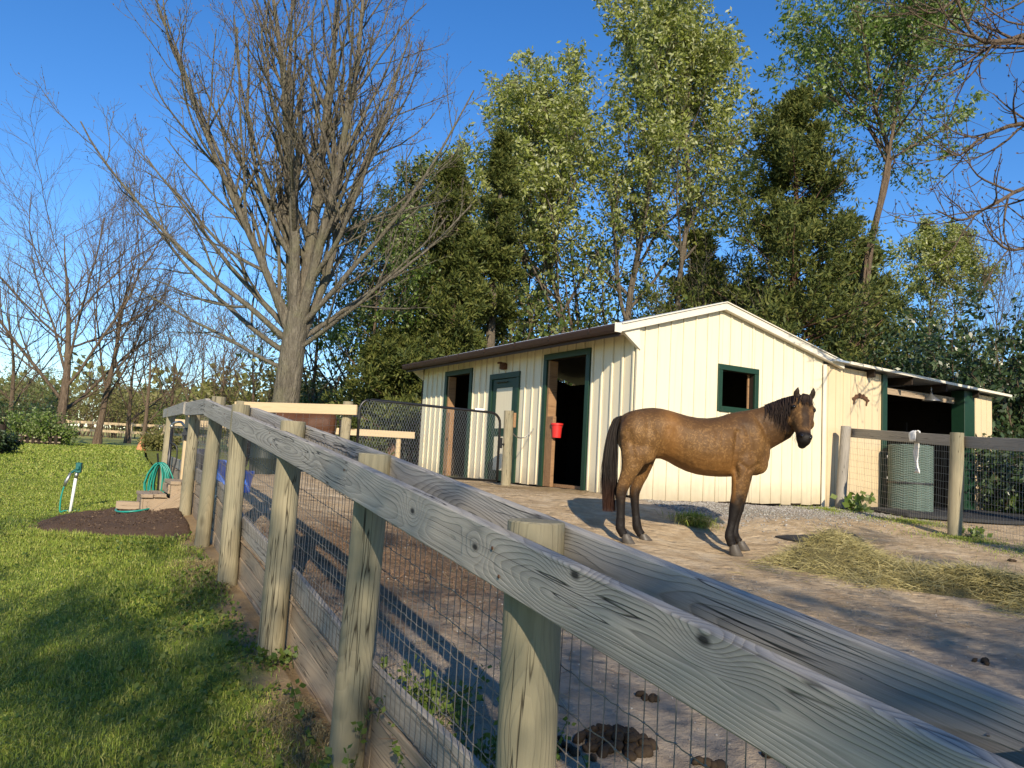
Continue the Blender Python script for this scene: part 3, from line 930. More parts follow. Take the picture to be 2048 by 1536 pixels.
# white rake boards and ridge of the gable end
for xa, xb in ((-.385, RX - .001), (RX + .001, 4.45)):
    za, zb = roofz(xa) + .03, roofz(xb) + .03
    MB().hexa([(xa, -.105, za - .105), (xb, -.105, zb - .105), (xb, -.027, zb - .105), (xa, -.027, za - .105)], [(xa, -.105, za), (xb, -.105, zb), (xb, -.027, zb), (xa, -.027, za)]).build('rake_board', MAT['white_paint'], barn, bevel=.004)
    MB().hexa([(xa, -.125, za + .004), (xb, -.125, zb + .004), (xb, -.02, zb + .004), (xa, -.02, za + .004)], [(xa, -.125, za + .02), (xb, -.125, zb + .02), (xb, -.02, zb + .02), (xa, -.02, za + .02)]).build('rake_flashing', MAT['white_paint'], barn)
# boxed eave return at the corner, soffit, fascia, gutter
for yy in (-.06, 7.33):
    MB().add([(-.36, yy, 2.30), (0, yy, 2.05), (-.028, yy, 2.40), (-.36, yy, 2.335), (-.36, yy + .06, 2.30), (0, yy + .06, 2.05), (-.028, yy + .06, 2.40), (-.36, yy + .06, 2.335)], [(0, 1, 2, 3), (7, 6, 5, 4), (0, 4, 5, 1), (1, 5, 6, 2), (2, 6, 7, 3), (3, 7, 4, 0)]).build('eave_return', MAT['white_paint'], barn)
MB().box(-.36, -.03, .02, 7.3, 2.295, 2.32).build('soffit', MAT['white_paint'], barn)
MB().box(-.385, -.365, -.06, 7.42, 2.2, 2.335).build('fascia', MAT['brown_metal'], barn)
gprof = [(0, .11), (0, 0.015), (-.02, 0), (-.075, 0), (-.09, .03), (-.105, .085), (-.105, .11), (-.095, .11), (-.095, .09), (-.08, .035), (-.07, .01), (-.022, .01), (-.01, .02), (-.01, .11)]
gut = MB().prism(gprof, (-.387, -.09, 2.245), (1, 0, 0), (0, 0, 1), (0, 7.55, 0)).build('gutter', MAT['brown_metal'], barn)
for k in range(7):
    MB().box(-.496, -.386, .5 + k * 1.05, .525 + k * 1.05, 2.352, 2.362).box(-.497, -.4925, .5 + k * 1.05, .525 + k * 1.05, 2.30, 2.36).build('gutter_strap', MAT['brown_metal'], gut)
MB().box(-.50, -.384, -.1, -.092, 2.24, 2.37).build('gutter_end_cap', MAT['white_paint'], gut)
# corner trims of the gable
MB().box(-.03, .045, -.03, .0, -.07, 2.36).build('corner_trim', MAT['siding'], barn)
MB().box(3.99, 4.065, -.045, -.028, -.1, 2.28).build('corner_trim', MAT['white_paint'], barn)
MB().box(4.066, 4.085, -.02, .02, -.1, 2.27).build('corner_gap', MAT['black_plastic'], barn)

def trim_frame(name, P, a0, a1, z0, z1, w, mat, parent, sill=True, out=.03, proud=.05):
    """separate head, jambs and sill"""
    f = lambda a, b, c, d, n: MB().hexa([P(a, out, c), P(b, out, c), P(b, -.02, c), P(a, -.02, c)], [P(a, out, d), P(b, out, d), P(b, -.02, d), P(a, -.02, d)]).build(n, MAT[mat], parent, bevel=.004)
    f(a0, a1, z1 - w, z1, 'head_trim')
    f(a0, a0 + w, z0, z1 - w - .001, 'jamb_trim'); f(a1 - w, a1, z0, z1 - w - .001, 'jamb_trim')
    if sill: f(a0 + w + .001, a1 - w - .001, z0, z0 + w, 'sill_trim')

def sub(name, loc=(0, 0, 0)):
    o = bpy.data.objects.new(name, None); col.objects.link(o); o.parent = barn; o.location = loc; o.empty_display_size = .1
    return o
d1 = sub('doorway'); trim_frame('door', PL, 1.09, 2.39, 0.0, 2.19, .10, 'green_trim', d1, False, .034)
MB().box(.0, .16, 2.235, 2.285, 0, 2.08).build('jamb_board', MAT['old_brown_wood'], d1)
MB().box(-.005, .06, 2.06, 2.234, 0, 1.15).build('jamb_board', MAT['old_brown_wood'], d1, bevel=.006)
MB().box(.1, .16, 1.24, 2.2, .0, .05).build('threshold', MAT['old_brown_wood'], d1)
d2 = sub('doorway'); trim_frame('door', PL, 3.16, 4.23, 0.0, 1.97, .10, 'green_trim', d2, False, .034)
dl = MB()
for (a, b, c, d) in ((3.27, 3.40, .01, 1.86), (3.99, 4.12, .01, 1.86), (3.40, 3.99, 1.70, 1.86), (3.40, 3.99, .82, .96), (3.40, 3.99, .01, .2)):
    dl.box(-.012, .03, a, b, c, d)
dl.build('door_leaf', MAT['green_trim'], d2)
MB().box(-.002, .01, 3.40, 3.99, .96, 1.70).build('door_panel', MAT['siding'], d2)
MB().box(-.002, .01, 3.40, 3.99, .2, .82).build('door_panel', MAT['siding'], d2)
MB().tube([(-.03, 3.55, 1.80), (-.035, 3.95, 1.80)], .01, 6).build('door_closer', MAT['black_steel'], d2)
MB().box(-.04, -.012, 3.30, 3.33, .9, 1.05).build('door_handle', MAT['black_steel'], d2)
d3 = sub('doorway'); trim_frame('door', PL, 4.96, 6.18, 0.0, 2.16, .10, 'green_trim', d3, False, .034)
MB().box(.0, .16, 6.02, 6.075, 0, 2.05).build('jamb_board', MAT['old_brown_wood'], d3)
MB().box(-.004, .05, 5.88, 6.019, 0, 1.3).build('jamb_board', MAT['old_brown_wood'], d3, bevel=.006)
wn = sub('window'); trim_frame('window', PG, 1.575, 2.455, 1.305, 2.03, .085, 'green_trim', wn, True, .03)
MB().box(2.335, 2.365, .09, .11, 1.39, 1.94).build('inner_stud', MAT['old_brown_wood'], wn)
# block footing under the gable corner
for k in range(3):
    MB().box(.02 + k * .41, .42 + k * .41, -.03, .12, -.24, -.075).build('footing_block', MAT['concrete'], barn, bevel=.008)
# barn lamp over the small door
b = MB().tube(cr([(0, 3.7, 2.12), (-.1, 3.7, 2.15), (-.17, 3.72, 2.14)], 4), .018, 8).lathe([(.03, 0), (.07, -.02), (.075, -.12), (.05, -.13)], (-.05, 3.7, 2.16), 14)
b.build('wall_lamp', MAT['rust'], barn, True)

# --- lean-to
XL0, XL1 = 4.06, 9.28
lr = lambda x: 2.335 - (x - 4.3) * .022
lw = [(5.70 - XL0, 8.40 - XL0, -.1, 1.99)]
PLN = lambda a, of, z: (a + XL0, -of - .0, z)
make_wall('wall', PLN, 5.66 - XL0, [], -.1, lambda a: lr(a + XL0) - .02, start=.1, rib=.2, ragged=.01, panel='siding_panel', ribh=.008, mat='siding_old')
PRN = lambda a, of, z: (a + 8.58, -of - .0, z)
make_wall('wall', PRN, 9.28 - 8.58, [], -.1, lambda a: lr(a + 8.58) - .02, start=.1, rib=.2, ragged=.02, panel='siding_panel', ribh=.008, mat='siding_old')
b = MB().hexa([(4.12, -.2, lr(4.12)), (9.6, -.2, lr(9.6)), (9.6, 4.4, lr(9.6)), (4.12, 4.4, lr(4.12))], [(4.12, -.2, lr(4.12) + .03), (9.6, -.2, lr(9.6) + .03), (9.6, 4.4, lr(9.6) + .03), (4.12, 4.4, lr(4.12) + .03)])
b.build('lean_to_roof', MAT['roof_metal'], barn)
MB().hexa([(4.46, -.222, lr(4.46) - .012), (9.62, -.222, lr(9.62) - .012), (9.62, -.202, lr(9.62) - .012), (4.46, -.202, lr(4.46) - .012)], [(4.46, -.222, lr(4.46) + .034), (9.62, -.222, lr(9.62) + .034), (9.62, -.202, lr(9.62) + .034), (4.46, -.202, lr(4.46) + .034)]).build('drip_edge', MAT['white_paint'], barn)
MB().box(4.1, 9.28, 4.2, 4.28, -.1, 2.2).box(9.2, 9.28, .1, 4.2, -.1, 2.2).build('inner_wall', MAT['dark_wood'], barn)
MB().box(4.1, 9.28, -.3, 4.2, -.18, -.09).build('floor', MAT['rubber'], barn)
MB().box(5.62, 5.76, -.035, .1, -.1, lr(5.7) - .02).build('post', MAT['green_trim'], barn, bevel=.005)
MB().box(8.22, 8.585, -.04, .22, -.12, lr(8.4) - .02).build('post', MAT['green_trim'], barn, bevel=.005)
MB().box(5.76, 8.22, .16, .2, 1.97, 2.09).build('header_beam', MAT['step_wood'], barn)
for k in range(4):
    MB().box(5.2 + k * 1.1, 5.24 + k * 1.1, -.15, 4.2, lr(5.2 + k * 1.1) - .14, lr(5.24 + k * 1.1) - .004).build('rafter', MAT['dark_wood'], barn)
b = MB().lathe([(.02, .0), (.03, -.05), (.05, -.07), (.16, -.17), (.165, -.18), (.155, -.178), (.04, -.08)], (0, 0, 0), 20).tube([(0, 0, 0), (0, 0, .09)], .012, 6)
o = b.build('hanging_lamp', MAT['galvanised'], barn, True); o.location = (7.2, .02, 2.11)
# shelving inside: grey shelves on uprights
sh = sub('shelf_unit')
for z in (.42, .85, 1.3):
    MB().box(6.55, 8.15, 1.1, 1.5, z, z + .05).build('shelf', MAT['concrete'], sh)
for x in (6.55, 7.35, 8.1):
    MB().box(x, x + .05, 1.08, 1.13, -.09, 1.6).build('upright', MAT['dark_wood'], sh)

# arched plaque of running horses
pm = thing('arched_plaque', 'small rusty arched horse plaque screwed to the cream lean-to wall', 'plaque', bw(5.02, -.014, 1.72), BANG)
b = MB(); n = 16; top_, bot_ = [], []
rp = random.Random(4)
for i in range(n + 1):
    a = pi * (.12 + .76 * i / n)
    jo = .022 * (i % 3 == 1) + rp.uniform(-.006, .006); ji = -.012 * (i % 2)
    top_.append((-(.245 + jo) * cos(a), (.165 + jo) * sin(a))); bot_.append((-(.185 + ji) * cos(a), (.105 + ji) * sin(a)))
for i in range(n):
    b.prism([bot_[i], bot_[i + 1], top_[i + 1], top_[i]], (0, -.012, -.02), (1, 0, 0), (0, 0, 1), (0, .008, 0))
b.build('arch', MAT['rust'], pm)
for i, s in ((0, -1), (n, 1)):
    MB().prism([(-.02, -.07), (.0, -.09), (.035, .0), (.0, .03)], (bot_[i][0] - .012, -.0135, bot_[i][1]), (1, 0, 0), (0, 0, 1), (0, .0075, 0)).build('horse_head_end', MAT['rust'], pm)

# rolled green matting standing in front of the lean-to
def mat_roll():
    c = bw(5.76, -.46, -.10)
    r = thing('matting_roll', 'standing roll of grey-green zigzag plastic matting with a dark strap', 'mat roll', (c.x, c.y, c.z), BANG)
    t = NT('matting'); p = t.obj()
    col_ = t.mix(t.noise(p, 5, 4), (.065, .10, .082), (.135, .18, .155)); MAT['matting'] = t.done(col_, .6, None, .3)
    ns, nzz, R, H = 132, 84, .335, 1.12
    v = []; f = []
    for j in range(nzz + 1):
        for k in range(ns):
            th = 2 * pi * k / ns
            tri = abs(((k / 6) % 2) - 1)            # zigzag columns
            ph = (j + tri * 2.2) % 3
            rr = R * (1 + .02 * sin(5 * th)) + .012 * (1 if ph < 1.4 else 0) + .008 * tri
            v.append((rr * cos(th), rr * sin(th), H * j / nzz))
    for j in range(nzz):
        for k in range(ns):
            f.append((j * ns + k, j * ns + (k + 1) % ns, (j + 1) * ns + (k + 1) % ns, (j + 1) * ns + k))
    m = MB(); m.v = v; m.f = f
    link('rolled_sheet', m.mesh('rolled_sheet', False), MAT['matting'], r)
    sp = []
    for k in range(400):
        th = k * .16; rr = max(.03, R - .0012 * k * .75)
        sp.append((rr * cos(th), rr * sin(th), H - .004))
    MB().tube(sp[::2], .012, 4).build('inner_turns', MAT['matting'], r)
    MB().lathe([(R + .028, .46), (R + .031, .465), (R + .031, .485), (R + .028, .49)], (0, 0, 0), 40).build('strap', MAT['black_plastic'], r)
mat_roll()
# black rubber mats on the ground beyond the right-hand fence: two thick overlapping sheets
def slab(name, pts, th, mat, label, cat, zoff=0.0, n=10):
    P = [Vector((p[0], p[1], 0)) for p in pts]
    v = []; rg = random.Random(len(label))
    for lay in (0, 1):
        for i in range(n + 1):
            for j in range(n + 1):
                a = P[0].lerp(P[1], i / n); b_ = P[3].lerp(P[2], i / n); q = a.lerp(b_, j / n)
                v.append((q.x, q.y, pz(q.x, q.y) + zoff + lay * th + .012 * float(vnoise(q.x, q.y, 1.4, 31))))
    f = []; N = (n + 1) ** 2; id_ = lambda l, i, j: l * N + i * (n + 1) + j
    for i in range(n):
        for j in range(n):
            f.append((id_(1, i, j), id_(1, i + 1, j), id_(1, i + 1, j + 1), id_(1, i, j + 1))); f.append((id_(0, i, j), id_(0, i, j + 1), id_(0, i + 1, j + 1), id_(0, i + 1, j)))
    for k in range(n):
        for (i0, j0, i1, j1) in ((k, 0, k + 1, 0), (k, n, k + 1, n), (0, k, 0, k + 1), (n, k, n, k + 1)):
            f.append((id_(0, i0, j0), id_(0, i1, j1), id_(1, i1, j1), id_(1, i0, j0)))
    m = MB(); m.v = v; m.f = f
    o = m.build(name, MAT[mat]); tag(o, label, cat); return o
g1 = [bw(4.5, -.42, 0), bw(6.9, -.42, 0), bw(6.6, -2.1, 0), bw(4.45, -1.25, 0)]
slab('rubber_mat', g1, .05, 'rubber', 'black rubber mat lying below the green matting roll', 'mat', .03)
g2 = [bw(6.95, -.35, 0), bw(11.5, -.35, 0), bw(10.5, -3.2, 0), bw(6.68, -2.15, 0)]
slab('rubber_mat', g2, .05, 'rubber', 'large black rubber mat before the right end of the lean-to', 'mat', .03)
g3 = [at(1550, 1075, 9.0), at(1705, 1062, 9.3), at(1730, 1075, 8.9), at(1620, 1090, 8.6)]
slab('rubber_mat', g3, .018, 'rubber', 'thin grey rubber mat on the dirt behind the hay', 'mat', .004, 6)

# chain from the latch post to the barn wall
ca = Vector((.04, 12.6, EYE + .42)); cb = bw(-.03, 2.62, .94)
ch = thing('gate_chain', 'thin steel chain drooping from the latch post to the barn wall', 'chain', ca)
N = 34
for i in range(N):
    f = i / (N - 1); q = ca.lerp(cb, f) + Vector((0, 0, -.12 * 4 * f * (1 - f)))
    q2 = ca.lerp(cb, min(1, f + .02)) + Vector((0, 0, -.12 * 4 * min(1, f + .02) * (1 - min(1, f + .02))))
    if i == 0:
        lm = MB().tube([(.022 * cos(a), .009 * sin(a), 0) for a in np.linspace(0, 2 * pi, 9)[:-1]], .0032, 4, closed=True).mesh('link')
    o = link('link', lm, MAT['galvanised'])
    d = (q2 - q) if (q2 - q).length > 1e-6 else (cb - ca)
    put(o, ch, frame(q, q + d) @ Matrix.Rotation((i % 2) * pi / 2, 4, 'X'))

# red bucket in the doorway
def bucket(name, label, loc, r, h, mat, rz=0, rim=.012, handle=True, tilt=0):
    b = thing(name, label, 'bucket', loc, rz)
    b.rotation_euler = (tilt, 0, rz)
    MB().lathe([(r * .78, 0), (r * .8, 0), (r, h), (r + rim, h), (r + rim, h - .03), (r + rim - .004, h - .03), (r + rim - .004, h - .003), (r - .006, h - .003), (r * .78, .012)], (0, 0, 0), 24).build('shell', MAT[mat], b, False)
    smooth_by_angle(b.children[0], 40)
    if handle:
        MB().tube([((r + .008) * cos(a), .012, h - .02 - (r + .02) * .75 * sin(a)) for a in np.linspace(0, pi, 12)], .004, 6).build('handle', MAT['galvanised'], b, True)
    return b
bucket('hanging_bucket', 'red plastic bucket hung inside the tall barn doorway', bw(.05, 2.02, .80), .09, .235, 'red_plastic')

# ------------------------------------------------------------------ fence on the right
rf = thing('right_fence', 'grey board and wire fence before the open lean-to', 'fence', (5.8, 10, pz(5.8, 10)))
p1b, p1t = Vector((5.50, 12.75, pz(5.54, 12.75) - .02)), Vector((5.575, 12.75, EYE + .825))
p2b, p2t = Vector((5.80, 10.0, pz(5.8, 10) - .02)), Vector((5.815, 10.0, EYE + .64))
p3t = Vector((6.1, 7.1, EYE + .46)); p3b = Vector((6.1, 7.1, pz(6.1, 7.1)))
add_post(rf, p1b, p1t, .08, 'grey_plank', 61); add_post(rf, p2b, p2t, .083, 'post_wood', 62); add_post(rf, p3b, p3t, .08, 'post_wood', 63)
o1 = Vector((.1, .01, 0))
r1 = board('rail', p1t + o1 + Vector((-.0, .25, -.09)), p2t + o1 + Vector((0, .02, -.10)), .15, .04, MAT['grey_plank'], rf, warp=.006)
board('rail', p2t + o1 + Vector((0, .01, -.11)), p3t + o1 + Vector((0, 0, -.08)), .15, .04, MAT['grey_plank'], rf, warp=.006)
w1 = Vector((.078, 0, 0))
wire_panel('wire_mesh', [p1t + w1 + Vector((0, 0, -.14)), p2t + w1 + Vector((0, 0, -.15)), p3t + w1 + Vector((0, 0, -.13))], [Vector((p.x, p.y, pz(p.x, p.y) + .02)) + w1 for p in (p1b, p2b, p3b)], rf, 'galvanised', vsp=.05, hsp=.1, r=.0015, knots=False, wob=.006, seed=9)
# rag over the rail: cloth strip folded across the board
def rag():
    c = (p1t + o1).lerp(p2t + o1, .62) + Vector((0, 0, -.03))
    r = thing('white_rag', 'crumpled white rag hanging over the grey rail', 'rag', c)
    v = []; f = []; nu, nv = 9, 16
    rg = random.Random(8)
    prof = [(-.034, -.13 - 0.0), (-.032, -.08), (-.03, -.03), (-.026, .006), (0, .02), (.026, .006), (.03, -.05), (.032, -.12), (.035, -.2), (.03, -.27), (.034, -.34), (.03, -.4), (.036, -.46), (.03, -.5), (.034, -.54), (.03, -.58)]
    for j, (x, z) in enumerate(prof):
        wd = .085 if j < 7 else .05 + .025 * sin(j * .9)
        for i in range(nu):
            s = i / (nu - 1) - .5
            v.append((x + .018 * sin(i * 1.9 + j * .4) * (1 if j > 6 or j < 3 else .3), s * 2 * wd + .012 * sin(j * .8), z + rg.uniform(-.008, .008)))
    for j in range(len(prof) - 1):
        for i in range(nu - 1):
            f.append((j * nu + i, j * nu + i + 1, (j + 1) * nu + i + 1, (j + 1) * nu + i))
    m = MB(); m.v = v; m.f = f
    o = link('cloth', m.mesh('cloth', False), MAT['rag_white'], r, True)
    md = o.modifiers.new('thick', 'SOLIDIFY'); md.thickness = .004
rag()
# wire panel gate leaning by the far right corner
lg = thing('wire_panel', 'galvanised wire panel with rounded tube frame leaning by the lean-to corner', 'gate panel', bw(8.95, -.45, -.10), BANG + .9)
pts = [(0, 0, 0), (0, 0, .92)] + [(.1 - .1 * cos(a), 0, .92 + .1 * sin(a)) for a in np.linspace(.2, pi / 2, 5)] + [(.75, 0, 1.02), (.82, 0, .95), (.82, 0, 0)]
MB().tube(pts, .017, 8).tube([(0, 0, .08), (.82, 0, .08)], .012, 6).build('tube_frame', MAT['galvanised'], lg, True)
m = MB()
for k in range(9): m.tube([(.02 + k * .1, 0, .02), (.02 + k * .1, 0, 1.0)], .002, 3)
for k in range(10): m.tube([(0, 0, .1 + k * .1), (.82, 0, .1 + k * .1)], .002, 3)
w = link('wire_infill', m.mesh('wire_infill', False), MAT['galvanised'], lg); w['kind'] = 'stuff'

# ------------------------------------------------------------------ animals
def ring_loft(mb, secs, sides=20, power=1.0):
    """secs: (centre, A half-vector, B half-vector); closed ends"""
    base = len(mb.v)
    for c, A, B in secs:
        c, A, B = Vector(c), Vector(A), Vector(B)
        for k in range(sides):
            th = 2 * pi * k / sides
            ca, sa = cos(th), sin(th)
            ca = math.copysign(abs(ca) ** power, ca); sa = math.copysign(abs(sa) ** power, sa)
            mb.v.append(tuple(c + A * ca + B * sa))
    n = len(secs)
    for i in range(n - 1):
        for k in range(sides):
            mb.f.append((base + i * sides + k, base + i * sides + (k + 1) % sides, base + (i + 1) * sides + (k + 1) % sides, base + (i + 1) * sides + k))
    mb.f.append(tuple(base + k for k in range(sides))[::-1]); mb.f.append(tuple(base + (n - 1) * sides + k for k in range(sides)))

def limb(mb, pts, side=Vector((0, 1, 0)), sides=16):
    """pts: (point, half width in the side view, half width across)"""
    P = [Vector(p[0]) for p in pts]; secs = []
    for i, (p, a, b) in enumerate(pts):
        t = (P[min(i + 1, len(P) - 1)] - P[max(i - 1, 0)]).normalized()
        A = t.cross(side).normalized()
        B = A.cross(t).normalized()
        secs.append((P[i], A * a, B * b))
    # densify
    out = []
    for (c0, A0, B0), (c1, A1, B1) in zip(secs, secs[1:]):
        for k in range(4):
            f = k / 4; out.append((c0.lerp(c1, f), A0.lerp(A1, f), B0.lerp(B1, f)))
    out.append(secs[-1])
    ring_loft(mb, out, sides)

def skin_mesh(mb, name, voxel=.012, smooth=6):
    me = mb.mesh(name + '_raw')
    o = bpy.data.objects.new(name + '_raw', me); col.objects.link(o)
    md = o.modifiers.new('remesh', 'REMESH'); md.mode = 'VOXEL'; md.voxel_size = voxel
    ms = o.modifiers.new('smooth', 'SMOOTH'); ms.factor = .5; ms.iterations = smooth
    dg = bpy.context.evaluated_depsgraph_get(); dg.update()
    res = bpy.data.meshes.new_from_object(o.evaluated_get(dg))
    bpy.data.objects.remove(o); bpy.data.meshes.remove(me)
    res.name = name
    return res

def coat(name, base, light, dark, points, dapple=.5):
    t = NT(name)
    p = t.obj()
    d = t.attr('dark'); top = t.attr('top'); gold = t.attr('gold')
    n1 = t.noise(p, 3.2, 4, .6); n2 = t.noise(p, 14, 3, .6); n3 = t.noise(t.map(p, (90, 90, 260)), 1.0, 3, .7)
    v = t.voro(t.vmath('ADD', p, t.vmath('SCALE', t.noise(p, 7, 2, out=1), None)), 12)
    c = t.mix(t.rmap(n1, .32, .68), base, light)
    c = t.mix(t.math('MULTIPLY', t.rmap(v, .25, .55), dapple * .6), c, tuple(x * .62 for x in base))
    c = t.mix(t.math('MULTIPLY', t.rmap(v, .05, .45, .34, 0), dapple), c, tuple(min(1, x * 1.2) for x in light))
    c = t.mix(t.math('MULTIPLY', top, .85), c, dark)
    c = t.mix(t.math('MULTIPLY', gold, .6), c, (.32, .145, .036))
    c = t.mix(t.rmap(n2, .55, .75, 0, .3), c, tuple(x * .6 for x in base))
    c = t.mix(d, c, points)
    c = t.mix(t.rmap(n3, .35, .65, 0, .28), c, t.mix(.6, c, (.02, .012, .008)))
    h = t.math('ADD', t.math('MULTIPLY', n3, .3), t.math('ADD', t.math('MULTIPLY', t.noise(p, 9, 3, .5), 1.6), t.math('MULTIPLY', n1, 3.0)))
    MAT[name] = t.done(c, .55, t.bump(h, .5, .012), .2)
    return MAT[name]
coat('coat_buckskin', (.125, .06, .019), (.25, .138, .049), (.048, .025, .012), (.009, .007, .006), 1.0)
coat('coat_bay', (.075, .03, .014), (.10, .042, .02), (.05, .02, .012), (.012, .008, .007), .1)

def hair_mat(name, cols, rough=.38):
    t = NT(name); r = t.island()
    tip = t.attr('tip')
    c = t.ramp(r, [((i + .5) / len(cols), k) for i, k in enumerate(cols)])
    c = t.mix(tip, c, (.095, .034, .017))
    MAT[name] = t.done(c, .62, None, .25)
hair_mat('horse_hair', [(.010, .008, .007), (.018, .013, .011), (.030, .022, .017)])

def strands(name, curves, mat, parent, w=.0035, tipfn=None):
    """hair locks: crossed tapering ribbons along curves"""
    m = MB(); tips = []
    for pts in curves:
        n = len(pts)
        rad = [w * (1 - (i / (n - 1)) ** 2 * .8) for i in range(n)]
        b0 = len(m.v)
        m.tube(pts, rad, 3, cap=False)
        tips += [tipfn(Vector(v)) if tipfn else 0.0 for v in m.v[b0:]]
    me = m.mesh(name, False)
    a = me.attributes.new('tip', 'FLOAT', 'POINT'); a.data.foreach_set('value', np.array(tips, dtype=np.float32))
    return link(name, me, MAT[mat], parent, True)

def big_horse():
    HY = 8.27
    def H(u, v, dy=0.0): return at(1180 + u * .26039, 720 + v * .26039, HY + dy)
    S = .26039 * HY / FPX          # metres per side-view pixel
    org = Vector((H(700, 1400).x, HY, 0)); org.z = pz(org.x, org.y)
    W = lambda *a: H(*a) - org
    horse = thing('horse', 'buckskin horse with dark legs standing side-on, head turned to the camera', 'horse', org)
    mb = MB()
    # trunk: u, top v, bottom v, half width (m)
    T = [(222, 470, 560, .05), (236, 436, 690, .12), (262, 414, 770, .18), (300, 396, 830, .225), (360, 380, 840, .25), (420, 370, 800, .265), (480, 366, 760, .275), (540, 372, 758, .285), (600, 386, 782, .295), (660, 404, 818, .305),
         (740, 428, 856, .32), (820, 443, 880, .325), (900, 447, 892, .32), (980, 438, 898, .30), (1050, 418, 898, .275), (1110, 402, 895, .25), (1170, 394, 890, .235), (1230, 390, 888, .22), (1280, 420, 888, .195), (1320, 490, 868, .155), (1350, 560, 820, .11), (1372, 620, 760, .06)]
    secs = []
    for u, a, b, hw in T:
        p, q = W(u, a), W(u, b)
        secs.append(((p + q) / 2, (p - q) / 2, Vector((0, hw, 0))))
    ring_loft(mb, secs, 28, .92)
    # croup and shoulder muscle, stifle
    def blob(u, v, dy, ru, rv, rd):
        c = W(u, v, 0) + Vector((0, dy, 0))
        n0 = len(mb.v); mb.ico((0, 0, 0), 1.0, (1, 1, 1), 3)
        for i in range(n0, len(mb.v)):
            x, y, z = mb.v[i]; mb.v[i] = (c.x + x * ru, c.y + y * rd, c.z + z * rv)
    for s in (-1, 1):
        blob(345, 560, s * .13, .19, .24, .15)
        blob(400, 700, s * .17, .13, .14, .085)
        blob(1210, 640, s * .125, .15, .27, .115)
        blob(1170, 800, s * .15, .10, .13, .075)
        blob(1290, 790, s * .07, .085, .12, .085)
        blob(1120, 470, s * .06, .16, .09, .09)
    # neck: crest (u,v), under (u,v), half width, offset towards the camera
    N = [((1120, 398), (1290, 850), .20, 0), ((1200, 388), (1345, 770), .185, 0), ((1290, 370), (1378, 690), .15, -.01), ((1370, 340), (1418, 668), .135, -.03), ((1440, 314), (1482, 632), .12, -.06), ((1500, 294), (1540, 598), .11, -.10), ((1550, 286), (1578, 545), .098, -.14), ((1600, 282), (1615, 500), .09, -.18)]
    secs = []
    for a, b, hw, dy in N:
        p, q = W(*a, dy), W(*b, dy)
        secs.append(((p + q) / 2, (p - q) / 2, Vector((.25 * hw, hw, 0))))
    ring_loft(mb, secs, 24, .95)
    # head: axis from poll to lips, coming towards the camera and down
    P0 = W(1640, 290, -.20); P1 = W(1656, 628, -.52)
    ax = (P1 - P0).normalized()
    side = Vector((1, .05, .03)); side = (side - ax * side.dot(ax)).normalized()
    fr = ax.cross(side).normalized()
    if fr.y > 0: fr = -fr           # towards the face (camera, up)
    Lh = (P1 - P0).length
    hs = [(-.03, .05, .05, -.02), (.03, .083, .075, -.02), (.12, .105, .10, -.05), (.22, .122, .122, -.075), (.32, .120, .135, -.09), (.42, .108, .135, -.092), (.52, .092, .118, -.082), (.62, .077, .098, -.066), (.72, .068, .083, -.052), (.82, .068, .077, -.046), (.90, .070, .073, -.044), (.96, .060, .062, -.046), (1.0, .036, .040, -.05)]
    secs = [(P0 + ax * (Lh * t) + fr * o_, side * a * 1.04, fr * b) for t, a, b, o_ in hs]
    ring_loft(mb, secs, 24, .9)
    # lower lip / chin, brow ridges, cheek
    def hp(t, s, f): return P0 + ax * (Lh * t) + side * s + fr * f
    for (t, s, f, r, sq) in [(.95, 0, -.10, .042, (1.1, 1, 1)), (.22, .10, -.01, .031, (1, 1, 1)), (.22, -.10, -.01, .031, (1, 1, 1)), (.89, .04, .012, .032, (1, 1, 1)), (.89, -.04, .012, .032, (1, 1, 1)), (.40, .075, -.13, .075, (1, 1, 1)), (.40, -.075, -.13, .075, (1, 1, 1))]:
        c = hp(t, s, f); mb.ico(tuple(c), r, sq, 2)
    # ears: leaf-shaped
    for (ub, vb, ut, vt, sgn) in ((1588, 300, 1602, 203, -1), (1690, 312, 1716, 206, 1)):
        b0 = W(ub, vb, -.205); t0 = W(ut, vt, -.245); d = t0 - b0
        sx = Vector((1, .2 * sgn, 0)).normalized()
        secs = []
        for f_, w_ in ((-.25, .022), (0, .028), (.25, .036), (.5, .037), (.72, .028), (.88, .015), (1.0, .004)):
            c = b0 + d * f_ + sx * (sgn * .012 * sin(f_ * pi))
            secs.append((c, sx * w_, Vector((0, max(.012, w_ * .5), 0))))
        ring_loft(mb, secs, 12)
    # legs: (u, v, half width px, half depth m)
    def leg(rows, dy0, dy1):
        pts = []
        for i, (u, v, hw, hd) in enumerate(rows):
            f = i / (len(rows) - 1)
            pts.append((W(u, v, dy0 + (dy1 - dy0) * f), hw * S, hd))
        limb(mb, pts)
        return pts
    nf = leg([(1205, 690, 105, .085), (1180, 800, 92, .095), (1162, 880, 76, .085), (1150, 960, 62, .075), (1135, 1040, 50, .062), (1118, 1110, 46, .054), (1112, 1150, 45, .052), (1100, 1200, 36, .042), (1085, 1270, 31, .034), (1072, 1325, 35, .037), (1070, 1360, 38, .040), (1080, 1395, 33, .036), (1092, 1425, 36, .040)], -.15, -.14)
    fl = leg([(1205, 700, 90, .085), (1190, 800, 84, .095), (1180, 880, 68, .085), (1172, 960, 56, .075), (1160, 1040, 48, .062), (1146, 1105, 44, .054), (1140, 1145, 43, .052), (1128, 1195, 35, .042), (1116, 1265, 30, .034), (1108, 1318, 33, .037), (1112, 1345, 35, .040), (1128, 1375, 31, .036), (1146, 1400, 35, .040)], .13, .13)
